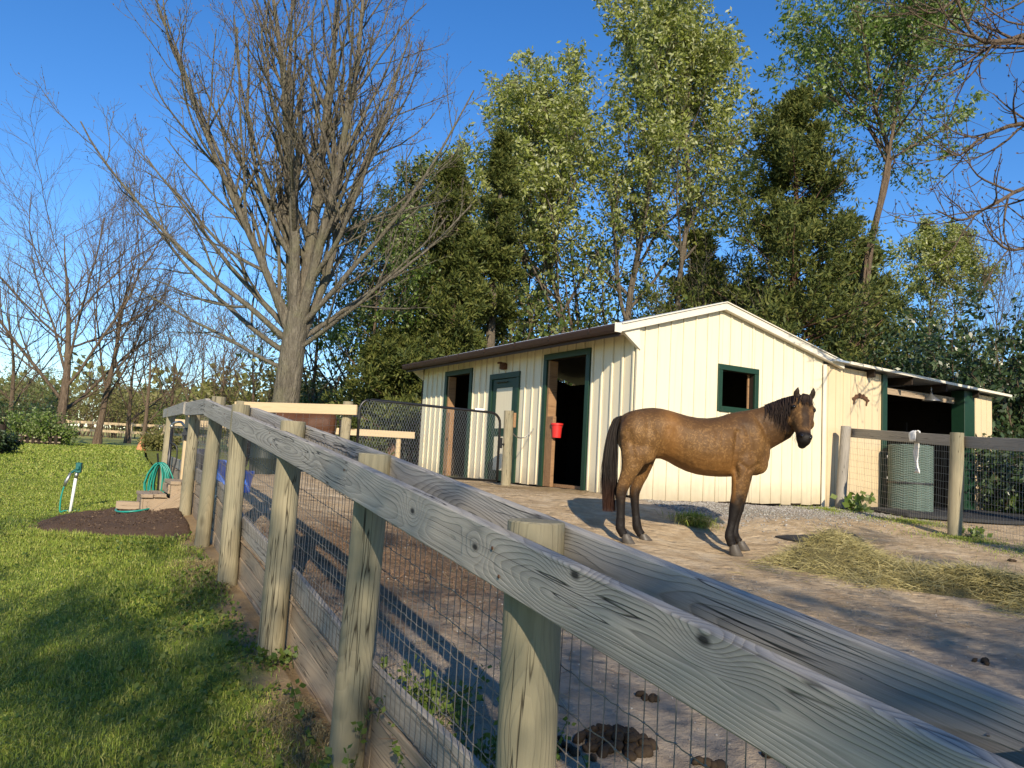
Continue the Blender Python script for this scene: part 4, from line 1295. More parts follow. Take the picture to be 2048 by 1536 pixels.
    nh = leg([(350, 620, 118, .10), (345, 720, 108, .12), (322, 800, 82, .105), (298, 870, 62, .08), (268, 935, 52, .058), (248, 985, 46, .050), (238, 1030, 40, .046), (236, 1100, 35, .038), (236, 1190, 33, .034), (232, 1255, 37, .038), (232, 1290, 39, .040), (248, 1325, 33, .036), (262, 1345, 36, .040)], -.15, -.13)
    fh = leg([(420, 640, 100, .10), (420, 740, 92, .12), (408, 810, 72, .105), (392, 880, 56, .08), (366, 940, 48, .058), (350, 990, 44, .050), (342, 1035, 38, .046), (344, 1100, 34, .038), (352, 1190, 32, .034), (358, 1250, 36, .038), (362, 1285, 38, .040), (378, 1318, 33, .036), (396, 1345, 36, .040)], .14, .15)
    me = skin_mesh(mb, 'body', .0125, 5)
    # muscle grooves: press the skin in along a few side-view lines
    nv = len(me.vertices)
    co = np.empty(nv * 3, dtype=np.float32); me.vertices.foreach_get('co', co); co = co.reshape(-1, 3).astype(float)
    nr = np.empty(nv * 3, dtype=np.float32); me.vertices.foreach_get('normal', nr); nr = nr.reshape(-1, 3)
    def groove(line, depth, width):
        P = np.array([[W(u, v).x, W(u, v).z] for u, v in line]); d = np.full(nv, 9.0)
        for a_, b_ in zip(P, P[1:]):
            ab = b_ - a_; t_ = np.clip(((co[:, [0, 2]] - a_) @ ab) / (ab @ ab), 0, 1)
            d = np.minimum(d, np.linalg.norm(co[:, [0, 2]] - a_ - t_[:, None] * ab, axis=1))
        co[:] -= nr * (depth * np.exp(-(d / width) ** 2) * np.clip(np.abs(nr[:, 1]) * 1.6 - .2, 0, 1))[:, None]
    groove([(1085, 560), (1066, 700), (1060, 800), (1078, 885)], .026, .03)
    groove([(1230, 410), (1300, 520), (1335, 640), (1320, 740)], .014, .03)
    groove([(575, 540), (540, 660), (522, 738)], .026, .055)
    groove([(270, 560), (300, 690), (312, 800)], .014, .028)
    groove([(1105, 790), (1170, 845), (1245, 800)], .012, .022)
    groove([(430, 520), (470, 620), (450, 740)], .012, .04)
    groove([(1150, 520), (1190, 640), (1200, 760)], .010, .03)
    for k in range(7): groove([(690 + 46 * k, 560), (672 + 46 * k, 700), (690 + 46 * k, 810)], .0035, .014)
    me.vertices.foreach_set('co', co.astype(np.float32).ravel()); me.update()
    co = np.empty(len(me.vertices) * 3, dtype=np.float32); me.vertices.foreach_get('co', co); co = co.reshape(-1, 3)
    sm = lambda x, a, b: np.clip((x - a) / (b - a), 0, 1) ** 2 * (3 - 2 * np.clip((x - a) / (b - a), 0, 1))
    gz = np.array([pz(x + org.x, y + org.y) for x, y in co[::max(1, len(co) // 400), :2]]).mean() - org.z
    hgt = co[:, 2] - gz
    wob = .06 * np.sin(co[:, 0] * 31) * np.sin(co[:, 2] * 23 + 1)
    dark = 1 - sm(hgt + wob * .8, .44, .70)
    belly = (hgt > .60) & (co[:, 0] > W(470, 800).x) & (co[:, 0] < W(1060, 800).x)
    dark[belly] = 0
    # head points and neck mask
    rel = co - np.array(P0); tt = rel @ np.array(ax) / Lh; ss = rel @ np.array(side); ff = rel @ np.array(fr)
    head = (np.abs(ss) < .17) & (tt > -.1) & (co[:, 1] < -.16) & (co[:, 0] > W(1530, 400, -.3).x)
    muz = sm(tt, .70, .86) * head
    face = head * sm(.055 - np.abs(ss + .005 * np.sin(tt * 20)), 0, .03) * sm(ff, -.02, .03) * sm(tt, .1, .3) * (1 - sm(tt, .66, .8)) * .75
    eye = head * np.maximum(1 - ((tt - .25) / .09) ** 2 - ((np.abs(ss) - .11) / .04) ** 2, 0) * .8
    ear = ((co[:, 2] > W(1640, 292, -.22).z) & (co[:, 0] > W(1560, 250, -.2).x)) * .9
    crest_shade = sm(co[:, 0], W(1360, 400).x, W(1470, 400).x) * (~head) * sm(co[:, 2], W(1450, 660).z, W(1450, 420).z) * .85  # dark crest, widened to paint the head's cast shadow into the neck colour
    dark = np.clip(np.maximum.reduce([dark, muz, face, eye, ear, crest_shade]), 0, 1)
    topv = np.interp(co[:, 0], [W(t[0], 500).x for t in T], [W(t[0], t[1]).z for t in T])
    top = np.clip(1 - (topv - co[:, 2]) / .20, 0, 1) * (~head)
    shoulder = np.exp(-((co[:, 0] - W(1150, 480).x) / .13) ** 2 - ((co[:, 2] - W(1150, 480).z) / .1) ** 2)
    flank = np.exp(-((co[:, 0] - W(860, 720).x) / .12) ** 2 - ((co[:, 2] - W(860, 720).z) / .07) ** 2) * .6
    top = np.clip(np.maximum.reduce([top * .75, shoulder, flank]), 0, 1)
    gold = np.clip(1 - (co[:, 2] - W(800, 900).z) / .33, 0, 1) * ((co[:, 0] > W(500, 500).x) & (co[:, 0] < W(1090, 500).x)) + .7 * np.exp(-((co[:, 0] - W(590, 620).x) / .09) ** 2)
    gold = np.clip(gold, 0, 1) * (hgt > .5)
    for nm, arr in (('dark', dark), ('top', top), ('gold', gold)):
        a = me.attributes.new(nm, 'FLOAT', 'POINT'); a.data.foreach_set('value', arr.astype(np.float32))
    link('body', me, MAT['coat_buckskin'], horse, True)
    # hooves
    t_ = NT('hoof'); MAT['hoof'] = t_.done(t_.mix(t_.noise(t_.map(t_.obj(), (4, 4, 60)), 1, 3), (.045, .038, .03), (.11, .095, .078)), .5, None, .4)
    for rows in (nf, fl, nh, fh):
        e = rows[-1][0]; fw = Vector((1, 0, 0))
        gx, gy = e.x + .05, e.y
        g = pz(gx + org.x, gy + org.y) - org.z
        secs = []
        for f_, a, b_ in ((0, .046, .044), (.3, .052, .048), (.95, .072, .064), (1.0, .070, .062)):
            c = Vector((e.x + .012, e.y, e.z + .012)).lerp(Vector((gx, gy, g - .004)), f_)
            secs.append((c, fw * a, Vector((0, b_, 0))))
        hm = MB(); ring_loft(hm, secs, 18)
        smooth_by_angle(hm.build('hoof', MAT['hoof'], horse), 50)
    # eyes and nostrils
    for s in (-1, 1):
        c = hp(.26, s * .103, .004)
        MB().ico(tuple(c), .019, (1, 1, 1), 3).build('eye', simple('eye_dark', (.008, .006, .005), .08, 0, .6) if 'eye_dark' not in MAT else MAT['eye_dark'], horse, True)
        c = hp(.905, s * .043, .028)
        n_ = MB().ico((0, 0, 0), 1, (1, 1, 1), 2); n_.v = [tuple(c + side * x * .014 + ax * y * .024 + fr * z * .010) for x, y, z in n_.v]
        n_.build('nostril', MAT['eye_dark'], horse, True)
    # tail
    rg = random.Random(3); cv = []
    root = W(252, 438)
    for k in range(420):
        a, b_ = rg.uniform(-1, 1), rg.uniform(-1, 1)
        ln = rg.uniform(.55, 1.0) ** .6; jx, jy = rg.gauss(0, .012), rg.gauss(0, .012)
        path = [(250, 436, .012), (205, 462, .022), (172, 570, .035), (155, 720, .048), (146, 880, .055), (150, 1030, .055), (156, 1160, .052), (160, 1270, .04)]
        pts = []
        for i, (u, v, sp) in enumerate(path):
            f_ = i / (len(path) - 1)
            if f_ > ln: break
            pts.append(W(u, v) + Vector((a * sp * 1.2 + jx * f_ * 2 + rg.uniform(-.004, .004), b_ * sp * .9 + jy * f_ * 2 + rg.uniform(-.004, .004), rg.uniform(-.01, .01))))
        cv.append(cr(pts, 3))
    zt0, zt1 = W(150, 900).z, W(150, 1180).z
    strands('tail', cv, 'horse_hair', horse, .0055, lambda p: max(0, min(1, (zt0 - p.z) / (zt0 - zt1))) * .75)
    # mane: falls on the near side of the neck; forelock between the ears
    cv = []
    crest_pts = [W(1350, 352, -.03), W(1400, 334, -.045), W(1450, 314, -.065), W(1500, 297, -.10), W(1550, 284, -.14), W(1595, 278, -.18)]
    cc = cr(crest_pts, 12)
    for k in range(360):
        f_ = rg.random() ** 1.15; c = cc[min(len(cc) - 1, int(f_ * len(cc)))]
        L = rg.uniform(.12, .36) * (.45 + .55 * min(1, f_ * 2))
        dx = rg.uniform(-.05, .03)
        p0_ = c + Vector((rg.uniform(-.02, .02), rg.uniform(-.02, .03), .008))
        out = -.095
        cv.append(cr([p0_, p0_ + Vector((dx * .2, out * .6, -.02)), p0_ + Vector((dx * .6, out * 1.05 - .02, -.04 - L * .45)), p0_ + Vector((dx + rg.uniform(-.015, .015), out * 1.1 - .03, -.04 - L))], 4))
    for k in range(60):
        s = rg.uniform(-.06, .06)
        p0_ = hp(-.02, s * .4, .05)
        cv.append(cr([p0_, hp(.06, s * .8, .075 + rg.uniform(0, .01)), hp(.14, s * 1.1, .066 + rg.uniform(0, .01)), hp(rg.uniform(.2, .3), s * 1.5, .066)], 4))
    strands('mane', cv, 'horse_hair', horse, .0042, lambda p: .12)
    # chin whiskers
    cv = []
    for k in range(14):
        p0_ = hp(rg.uniform(.5, .75), rg.uniform(-.07, .0), -.15)
        cv.append([p0_, p0_ + Vector((-.02, -.0, -.04)), p0_ + Vector((-.03 + rg.uniform(-.02, .03), 0, -.1))])
    strands('throat_hair', cv, 'horse_hair', horse, .0016)
big_horse()

def pony():
    x0 = at(612, 850, 13.1).x; y0 = 13.1; z0 = pz(x0, y0)
    po = thing('pony', 'dark bay pony half hidden behind the pale board of the cross fence', 'pony', (x0, y0, z0))
    mb = MB()
    T = [(.52, .80, .86, .04), (.50, .66, .98, .12), (.42, .56, 1.04, .19), (.28, .54, 1.06, .22), (.1, .5, 1.04, .25), (-.12, .46, 1.01, .25), (-.32, .48, 1.03, .22), (-.46, .52, 1.05, .18), (-.58, .56, .98, .13), (-.64, .64, .88, .07)]
    ring_loft(mb, [(Vector((x, 0, (a + b) / 2)), Vector((0, 0, (b - a) / 2)), Vector((0, w, 0))) for x, a, b, w in T], 22)
    Nk = [((-.42, 0, .82), .24, .15), ((-.62, 0, .72), .19, .11), ((-.8, .0, .55), .15, .09), ((-.93, .0, .38), .12, .075)]
    limb(mb, Nk)
    limb(mb, [((-.9, 0, .42), .08, .07), ((-.98, 0, .30), .115, .08), ((-1.0, 0, .18), .09, .065), ((-1.0, 0, .07), .062, .05), ((-.99, 0, .02), .05, .045)])
    for s in (-1, 1):
        limb(mb, [((-.40, s * .12, .6), .11, .07), ((-.40, s * .12, .42), .06, .05), ((-.40, s * .12, .32), .045, .042), ((-.40, s * .12, .12), .034, .034), ((-.38, s * .12, .03), .05, .045), ((-.37, s * .12, .0), .055, .05)])
        limb(mb, [((.34, s * .13, .66), .16, .09), ((.38, s * .13, .46), .075, .06), ((.43, s * .13, .38), .05, .045), ((.41, s * .13, .14), .034, .034), ((.43, s * .13, .03), .05, .045), ((.44, s * .13, .0), .055, .05)])
        limb(mb, [((-.88, s * .05, .48), .02, .02), ((-.86, s * .07, .56), .03, .015), ((-.85, s * .075, .62), .008, .006)], sides=8)
    me = skin_mesh(mb, 'body', .02, 5)
    co = np.empty(len(me.vertices) * 3, dtype=np.float32); me.vertices.foreach_get('co', co); co = co.reshape(-1, 3)
    dark = np.clip((.42 - co[:, 2]) / .15, 0, 1)
    for nm, arr in (('dark', dark), ('top', np.zeros(len(co))), ('gold', np.zeros(len(co)))):
        a = me.attributes.new(nm, 'FLOAT', 'POINT'); a.data.foreach_set('value', arr.astype(np.float32))
    link('body', me, MAT['coat_bay'], po, True)
    rg = random.Random(2); cv = []
    for k in range(120):
        a, b_ = rg.uniform(-.05, .05), rg.uniform(-.05, .05)
        cv.append(cr([(.5, a * .2, .94), (.58 + a * .3, b_ * .6, .88), (.62 + a, b_, .6), (.6 + a, b_, rg.uniform(.1, .35))], 4))
    strands('tail', cv, 'horse_hair', po, .006)
    cv = []
    for k in range(120):
        f_ = rg.random(); p = Vector((-.48, 0, 1.04)).lerp(Vector((-.98, 0, .5)), f_)
        cv.append(cr([p, p + Vector((-.02, -.09, .0)), p + Vector((0, -.14, -.15)), p + Vector((rg.uniform(-.03, .03), -.14, -.3))], 3))
    strands('mane', cv, 'horse_hair', po, .006)
pony()

# ------------------------------------------------------------------ trees
def norm(v): return v / np.maximum(np.linalg.norm(v, axis=-1, keepdims=True), 1e-9)
def walk(p, d, L, n, wob, trop, rg, up=np.array([0, 0, 1.0]), droop=0.0, wob2=0.0):
    """grow B branches of n segments; returns (B, n+1, 3)"""
    B = len(p); out = np.empty((B, n + 1, 3)); out[:, 0] = p
    step = (L / n)[:, None]; drift = rg.normal(size=(B, 3)) * wob2
    for i in range(n):
        d = norm(d + rg.normal(size=(B, 3)) * wob + up * trop + drift - up * droop * (1 - i / n))
        p = p + d * step
        out[:, i + 1] = p
    return out
def radii(r0, r1, n, pw=1.0):
    f = np.linspace(0, 1, n + 1) ** pw
    return r0[:, None] * (1 - f) + r1[:, None] * f
def kids(par, rg, k, t0, t1, ang, angv, lr, lrv, rr, n, wob, trop, taper=.6, minr=.003, even=True, flat=0.0, azim=None, wob2=0.0, droop=0.0, rend=.35):
    """children on every parent; par = dict(P,R,L)"""
    P, R, L = par['P'], par['R'], par['L']
    B, N, _ = P.shape; N -= 1
    kk = np.full(B, k) if np.isscalar(k) else k
    idx = np.repeat(np.arange(B), kk); M = len(idx)
    if M == 0: return dict(P=np.zeros((0, n + 1, 3)), R=np.zeros((0, n + 1)), L=np.zeros(0))
    j = np.concatenate([np.arange(c) for c in kk]); cnt = np.repeat(kk, kk)
    f = (j + rg.uniform(.15, .85, M)) / cnt if even else rg.random(M)
    t = (t0 + (t1 - t0) * f); s = t * N; i0 = np.minimum(s.astype(int), N - 1); fr = (s - i0)[:, None]
    p = P[idx, i0] * (1 - fr) + P[idx, i0 + 1] * fr
    tan = norm(P[idx, i0 + 1] - P[idx, i0])
    rad = R[idx, i0] * (1 - fr[:, 0]) + R[idx, i0 + 1] * fr[:, 0]
    az = (j * 2.4 + rg.uniform(-.6, .6, M) + idx * 1.3) if azim is None else azim(M)
    ref = np.where(np.abs(tan[:, 2:3]) > .9, np.array([[1.0, 0, 0]]), np.array([[0, 0, 1.0]]))
    a = norm(np.cross(tan, ref)); b = np.cross(tan, a)
    side = a * np.cos(az)[:, None] + b * np.sin(az)[:, None]
    if flat: side[:, 2] *= (1 - flat); side = norm(side)
    an = ang + rg.normal(size=M) * angv
    d = norm(tan * np.cos(an)[:, None] + side * np.sin(an)[:, None])
    ln = L[idx] * lr * (1 - taper * f) * (1 + rg.uniform(-lrv, lrv, M))
    r0 = np.maximum(np.minimum(rad * rr, rad * .95), minr)
    return dict(P=walk(p, d, ln, n, wob, trop, rg, wob2=wob2, droop=droop), R=radii(r0, np.maximum(r0 * rend, minr * .6), n), L=ln)
def tubes_np(sets, sides):
    """one vertex/quad array from several branch sets"""
    V, Q, off = [], [], 0
    for st, k in zip(sets, sides):
        P, R = st['P'], st['R']; B, N, _ = P.shape
        if B == 0: continue
        T = np.empty_like(P); T[:, 1:-1] = P[:, 2:] - P[:, :-2]; T[:, 0] = P[:, 1] - P[:, 0]; T[:, -1] = P[:, -1] - P[:, -2]
        T = norm(T)
        ref = np.where(np.abs(T.mean(1)[:, 2]) > .8, 0, 1)
        refv = np.where(ref[:, None] == 0, np.array([[1.0, .1, 0]]), np.array([[0.05, .1, 1.0]]))[:, None, :]
        a = norm(np.cross(T, np.broadcast_to(refv, T.shape))); b = np.cross(T, a)
        th = np.arange(k) * 2 * pi / k
        ring = P[:, :, None, :] + R[:, :, None, None] * (a[:, :, None, :] * np.cos(th)[None, None, :, None] + b[:, :, None, :] * np.sin(th)[None, None, :, None])
        V.append(ring.reshape(-1, 3))
        base = off + (np.arange(B)[:, None, None] * N + np.arange(N - 1)[None, :, None]) * k
        kk = np.arange(k)[None, None, :]; k2 = (kk + 1) % k
        Q.append(np.stack([base + kk, base + k2, base + k + k2, base + k + kk], -1).reshape(-1, 4))
        off += B * N * k
    return np.concatenate(V), np.concatenate(Q)
def sample_pts(st, per, rg, t0=0.0, jit=0.0):
    P = st['P']; B, N, _ = P.shape; N -= 1
    idx = np.repeat(np.arange(B), per); M = len(idx)
    s = (t0 + (1 - t0) * rg.random(M)) * N; i0 = np.minimum(s.astype(int), N - 1); fr = (s - i0)[:, None]
    p = P[idx, i0] * (1 - fr) + P[idx, i0 + 1] * fr
    tan = norm(P[idx, i0 + 1] - P[idx, i0])
    return p + rg.normal(size=p.shape) * jit, tan
def leaf_quads(p, tan, rg, size, var=.35, width=.45, follow=.5, droop=.2, fold=0.0):
    M = len(p)
    d = norm(tan * follow + rg.normal(size=(M, 3)) * (1 - follow) + np.array([0, 0, -droop]))
    w = norm(np.cross(d, rg.normal(size=(M, 3))))
    L = size * (1 + rg.uniform(-var, var, M))[:, None]
    W = L * width * .5
    mid = p + d * L * .45
    v = np.stack([p, mid + w * W, p + d * L, mid - w * W], 1).reshape(-1, 3)
    q = (np.arange(M) * 4)[:, None] + np.arange(4)[None]
    return v, q
def tree_thing(name, label, base, wood_vq, leaf_vq, wmat, lmat, cat='tree', group=None, crown='crown'):
    base = np.array(base, float)
    t = thing(name, label, cat, tuple(base), 0, group)
    if wood_vq is not None:
        wn_ = 'stems' if cat in ('weed', 'bush') else 'trunk'
        w_ = link(wn_, mesh_np(wn_, wood_vq[0] - base, wood_vq[1]), MAT[wmat], t, True)
        if cat == 'weed': w_['kind'] = 'stuff'
    if leaf_vq is not None:
        c_ = link(crown, mesh_np(crown, leaf_vq[0] - base, leaf_vq[1]), MAT[lmat], t)
        if crown == 'buds': c_['kind'] = 'stuff'
    return t
def one(p, d, L, r0, r1, n, wob, trop, rg, pw=1.0):
    P = walk(np.array([p], float), norm(np.array([d], float)), np.array([L], float), n, wob, trop, rg)
    return dict(P=P, R=radii(np.array([r0]), np.array([r1]), n, pw), L=np.array([L]))
def merge(*s):
    s = [x for x in s if len(x['L'])]
    return dict(P=np.concatenate([x['P'] for x in s]), R=np.concatenate([x['R'] for x in s]), L=np.concatenate([x['L'] for x in s]))

def gz_any(x, y):
    return pz(x, y) if x > float(xf(y)) else lz(x, y)

def big_bare_tree():
    rg = np.random.default_rng(21)
    Y = 18.0; b = at(557, 880, Y); base = np.array([b.x, b.y, gz_any(b.x, b.y) - .1])
    # short thick bole that divides low into a fan of rising limbs
    bole = one(base, (.05, 0, 1), 3.7, .34, .27, 8, .01, .0, rg)
    bole['R'][0] *= np.array([1.25, 1.08, 1.0, 1, 1, 1, 1, 1.0, .95])
    top = bole['P'][0][-1]
    # several upright stems that divide at staggered heights
    def shoot(p, a, dp, L, r, n=16, wob=.04, trop=.01, r1=.016, pw=.8):
        a = radians(a); d0 = np.array([sin(a), dp, cos(a)])
        P = walk(np.array(p)[None], norm(d0[None]), np.array([L]), n, wob, trop, rg, wob2=.005)
        return dict(P=P, R=radii(np.array([r]), np.array([r1]), n, pw), L=np.array([L]))
    def on(h, dx=0, dy=0):
        i = h * 8; i0 = min(int(i), 7); return bole['P'][0][i0] * (1 - (i - i0)) + bole['P'][0][i0 + 1] * (i - i0) + np.array([dx, dy, 0])
    stems = [shoot(on(1, -.10, .05), -12, .1, 9.0, .14, wob=.03), shoot(on(1, -.03, -.08), -4, -.12, 9.6, .165, wob=.025), shoot(on(1, .05, .08), 4, .12, 10.0, .17, wob=.025), shoot(on(.97, .12, -.06), 11, -.1, 9.4, .145, wob=.03), shoot(on(.88, -.15, 0), -24, -.15, 8.6, .115, wob=.035), shoot(on(.86, .17, .05), 22, .2, 8.6, .115, wob=.035), shoot(on(.95, 0, .2), -6, .4, 8.2, .10, wob=.03)]
    ST = merge(*stems)
    # side limbs leave the stems all the way up, mostly in the outward direction
    SL = kids(ST, rg, 8, .05, .80, .64, .13, .60, .18, .5, 16, .06, .045, taper=.62, minr=.022, wob2=.012, rend=.22)
    low = [shoot(on(h), a, dp, L, r, trop=tr) for h, a, dp, L, r, tr in ((.72, -58, .2, 6.6, .075, .03), (.78, -52, -.3, 7.0, .08, .028), (.84, -45, .3, 7.4, .085, .022), (.9, -37, -.1, 8, .09, .015), (.74, 56, -.2, 5.0, .065, .04), (.8, 48, .3, 6.0, .075, .03), (.88, 39, -.2, 7.0, .08, .02), (.62, -66, .1, 5.6, .055, .02))]
    L1 = merge(ST, SL, *low)
    nb = len(L1['L'])
    L2 = kids(L1, rg, np.maximum(4, (L1['L'] * 1.35).astype(int)), .15, .97, .55, .14, .30, .3, .55, 7, .09, .055, taper=.35, minr=.009)
    L3 = kids(L2, rg, 6, .12, 1.0, .62, .16, .44, .35, .6, 4, .11, .075, taper=.5, minr=.0058)
    L4 = kids(L3, rg, 3, .2, 1.0, .6, .2, .5, .4, .7, 3, .10, .11, taper=.3, minr=.0042)
    # extra short shoots on the limbs
    S = kids(ST, rg, 14, .1, .95, .9, .25, .07, .5, .2, 3, .12, .12, minr=.0045)
    v, q = tubes_np([bole, L1, L2, L3, L4, S], [16, 7, 4, 3, 3, 3])
    pb, tb = sample_pts(L4, 1, rg, .6)
    lv = leaf_quads(pb, tb, rg, .05, .4, .5, .8, -.2)
    tree_thing('bare_tree', 'huge leafless multi-limbed tree with fan-shaped crown behind the fence', base, (v, q), lv, 'bark_grey', 'bud', crown='buds')
    print('big tree quads', len(q), len(lv[1]))
big_bare_tree()

def bare_tree(name, label, px, Y, H, spread, seed, r=.16, limbs=9, mat='bark_brown', group=None, split=.16, twig=1.0, lean=0.0, base=None, leaves=None, leafmat='bud', reach=1.0):
    rg = np.random.default_rng(seed)
    if base is None:
        b = at(px, 880, Y); base = np.array([b.x, b.y, gz_any(b.x, b.y) - .08])
    bole = one(base, (lean, 0, 1), H * .82, r, .012, 12, .05, .01, rg, .8)
    bole['R'][0][0] *= 1.35
    L1 = kids(bole, rg, limbs, split, 1.0, spread, .14, .85 * reach, .2, .42, 10, .08, .06, taper=.35, minr=.012, wob2=.01)
    L2 = kids(L1, rg, int(11 * twig), .15, 1, .62, .16, .42, .3, .6, 5, .10, .06, taper=.5, minr=.008)
    L3 = kids(L2, rg, int(6 * twig), .12, 1, .62, .2, .5, .35, .65, 3, .12, .08, taper=.4, minr=.0055)
    v, q = tubes_np([bole, L1, L2, L3], [9, 6, 4, 3])
    pb, tb = sample_pts(L3, leaves or 1, rg, .3)
    lv = leaf_quads(pb, tb, rg, .07 if leaves else .045, .4, .5, .6, 0)
    return tree_thing(name, label, base, (v, q), lv, mat, leafmat, group=group, crown='crown' if leaves else 'buds')

bare_tree('bare_tree', 'dark leafless tree with low spreading limbs at the left lawn edge', 118, 33, 12.0, .8, 31, r=.24, limbs=16, twig=1.3, reach=.95, split=.12, mat='bark_brown')
bare_tree('bare_tree', 'leafless tree with steep reddish limbs between the left tree and the big one', 195, 36, 11.5, .6, 32, r=.18, limbs=13, twig=1.2, mat='bark_brown', reach=.9)
bare_tree('bare_tree', 'thin leafless tree standing just right of the hedge end, far off', 255, 42, 7.5, .7, 33, r=.16, limbs=10, twig=1.0)
bare_tree('bare_tree', 'fine-twigged leafless tree at the extreme left edge', 20, 38, 9.0, .7, 43, r=.15, limbs=12, twig=1.1)
bare_tree('bare_tree', 'fine-twigged leafless tree behind the small clay statue', 285, 36, 7.6, .75, 44, r=.12, limbs=12, twig=1.1)
bare_tree('bare_tree', 'low leafless tree behind the far posts of the grey fence', 390, 36, 6.6, .8, 45, r=.11, limbs=12, twig=1.1)
bare_tree('bare_tree', 'slender leafless tree straight behind the far end of the grey fence', 335, 38, 6.6, .65, 34, r=.13, limbs=10)
bare_tree('bare_tree', 'small leafless tree behind the top of the fence bend', 430, 33, 6.0, .7, 35, r=.12, limbs=10)
bare_tree('bare_tree', 'twiggy leafless tree close left of the big trunk', 500, 27, 5.0, .75, 36, r=.11, limbs=10)
bare_tree('bare_tree', 'dark thin-stemmed leafless tree close right of the big trunk', 622, 24, 7.4, .5, 37, r=.10, limbs=12, mat='bark_brown')
bare_tree('bare_tree', 'leafless tangle of stems left of the cedars', 690, 26, 6.6, .6, 38, r=.10, limbs=12)
bare_tree('bare_tree', 'pale leafless tree showing above the long barn roof', 960, 29, 7.0, .6, 39, r=.13, limbs=10, mat='bark_grey')
bare_tree('bare_tree', 'grey leafless tree tangled before the big central cedar', 1420, 24, 6.5, .7, 40, r=.11, limbs=13, mat='bark_grey')
bare_tree('bare_tree', 'leafless grey-brown tree at the right edge behind the lean-to', 1960, 30, 8.8, .5, 41, r=.16, limbs=12, mat='bark_brown', twig=1.2)

def leafy_tree(name, label, px, Y, H, seed, lean=(0, 0), spread=.6, r=.2, limbs=16, leaf='leaf_pale', wmat='bark_pale', per=26, size=.12, split=.3, reach=.5, base=None, group=None, jit=.10, taper=.55, twig=1.0, wob=.03, curve=None, follow=.35, droop=.35, dens=1.9):
    rg = np.random.default_rng(seed)
    r = r * .72
    if base is None:
        b = at(px, 880, Y); base = np.array([b.x, b.y, gz_any(b.x, b.y) - .08])
    if curve is not None:
        pts = np.array([list(p) for p in cr([at(*c) for c in curve], 4)]); pts[0, 2] = base[2] if curve[0][1] > 800 else pts[0, 2]
        n = len(pts) - 1; L = float(np.linalg.norm(np.diff(pts, axis=0), axis=1).sum())
        bole = dict(P=pts[None], R=radii(np.array([r]), np.array([r * .15]), n, .8), L=np.array([L])); base = np.array([pts[0, 0], pts[0, 1], pts[0, 2]]); H = L
    else:
        bole = one(base, (lean[0], lean[1], 1), H, r, r * .12, 14, wob, .01, rg, .85)
    bole['R'][0][0] *= 1.3
    L1 = kids(bole, rg, limbs, split, .98, spread, .16, reach, .25, .55, 8, .07, .05, taper=taper, minr=.014)
    L2 = kids(L1, rg, int(11 * twig), .15, 1, .65, .2, .42, .3, .55, 5, .10, .03, taper=.4, minr=.007)
    L2b = kids(bole, rg, int(14 * twig), .55, 1, .7, .2, .12, .3, .3, 4, .1, .04, taper=.3, minr=.007)
    L3 = kids(merge(dict(P=L2['P'], R=L2['R'], L=L2['L'])), rg, int(4 * twig), .2, 1, .7, .25, .5, .3, .6, 3, .12, -.02, taper=.3, minr=.004)
    v, q = tubes_np([bole, L1, L2, L2b], [9, 5, 3, 3])
    p1, t1 = sample_pts(L3, int(per * dens), rg, .15, jit)
    # clumpy density: drop leaves where a coarse noise is low
    keep = (vnoise(p1[:, 0] + p1[:, 2] * .7, p1[:, 1] + p1[:, 2], 1.1, seed) + vnoise(p1[:, 2], p1[:, 0], 2.3, seed + 1) * .6) > -.22
    p1, t1 = p1[keep], t1[keep]
    lv = leaf_quads(p1, t1, rg, size, .4, .42, follow, droop)
    print(name, len(q), len(lv[1]))
    return tree_thing(name, label, base, (v, q), lv, wmat, leaf, group=group)

leafy_tree('poplar_tree', 'tallest pale-green leafy tree rising behind the middle of the barn', 1290, 26, 16.0, 51, spread=.5, r=.21, limbs=34, per=17, size=.16, split=.16, reach=.36, curve=[(1265, 900, 26), (1255, 640, 26), (1290, 430, 26), (1300, 240, 26), (1315, 60, 26), (1320, -30, 26)])
leafy_tree('poplar_tree', 'pale-green leafy tree with a slim leaning stem, right of the tallest one', 1360, 25, 14.0, 52, spread=.55, r=.17, limbs=22, per=14, size=.16, split=.25, reach=.32, curve=[(1345, 900, 25), (1355, 600, 25), (1378, 400, 25), (1372, 240, 25), (1390, 130, 25)])
leafy_tree('poplar_tree', 'rounded pale-green leafy tree on twin stems above the barn roof', 1075, 27, 13.0, 53, spread=.62, r=.2, limbs=28, per=15, size=.16, split=.2, reach=.38, curve=[(1145, 900, 27), (1125, 640, 27), (1090, 500, 27), (1085, 350, 27), (1090, 215, 27)])
leafy_tree('poplar_tree', 'thin dark-stemmed leafy tree left of the twin-stemmed one', 1070, 28, 12.0, 54, spread=.55, r=.17, limbs=22, per=14, size=.16, split=.28, reach=.34, wmat='bark_brown', curve=[(1066, 900, 28), (1064, 680, 28), (1050, 540, 28), (1030, 380, 28), (1045, 290, 28)])
leafy_tree('leaning_tree', 'tall bright-green leafy tree with bare leaning trunk right of the cedar', 1740, 24, 13.0, 55, spread=.85, r=.25, limbs=22, leaf='leaf_spring', wmat='bark_brown', per=15, size=.15, split=.55, reach=.28, taper=.3, curve=[(1685, 900, 24), (1700, 690, 24), (1745, 470, 24), (1778, 320, 24), (1745, 200, 24), (1735, 110, 24)])
leafy_tree('leaning_tree', 'bright-green bough tree reaching over at the top right', 1790, 23.5, 12.0, 56, spread=.6, r=.13, limbs=13, leaf='leaf_spring', wmat='bark_brown', per=14, size=.15, split=.55, reach=.22, taper=.3, curve=[(1720, 880, 23.5), (1735, 560, 23.5), (1775, 320, 23.5), (1810, 150, 23.5), (1850, 40, 23.5), (1880, -20, 23.5)])
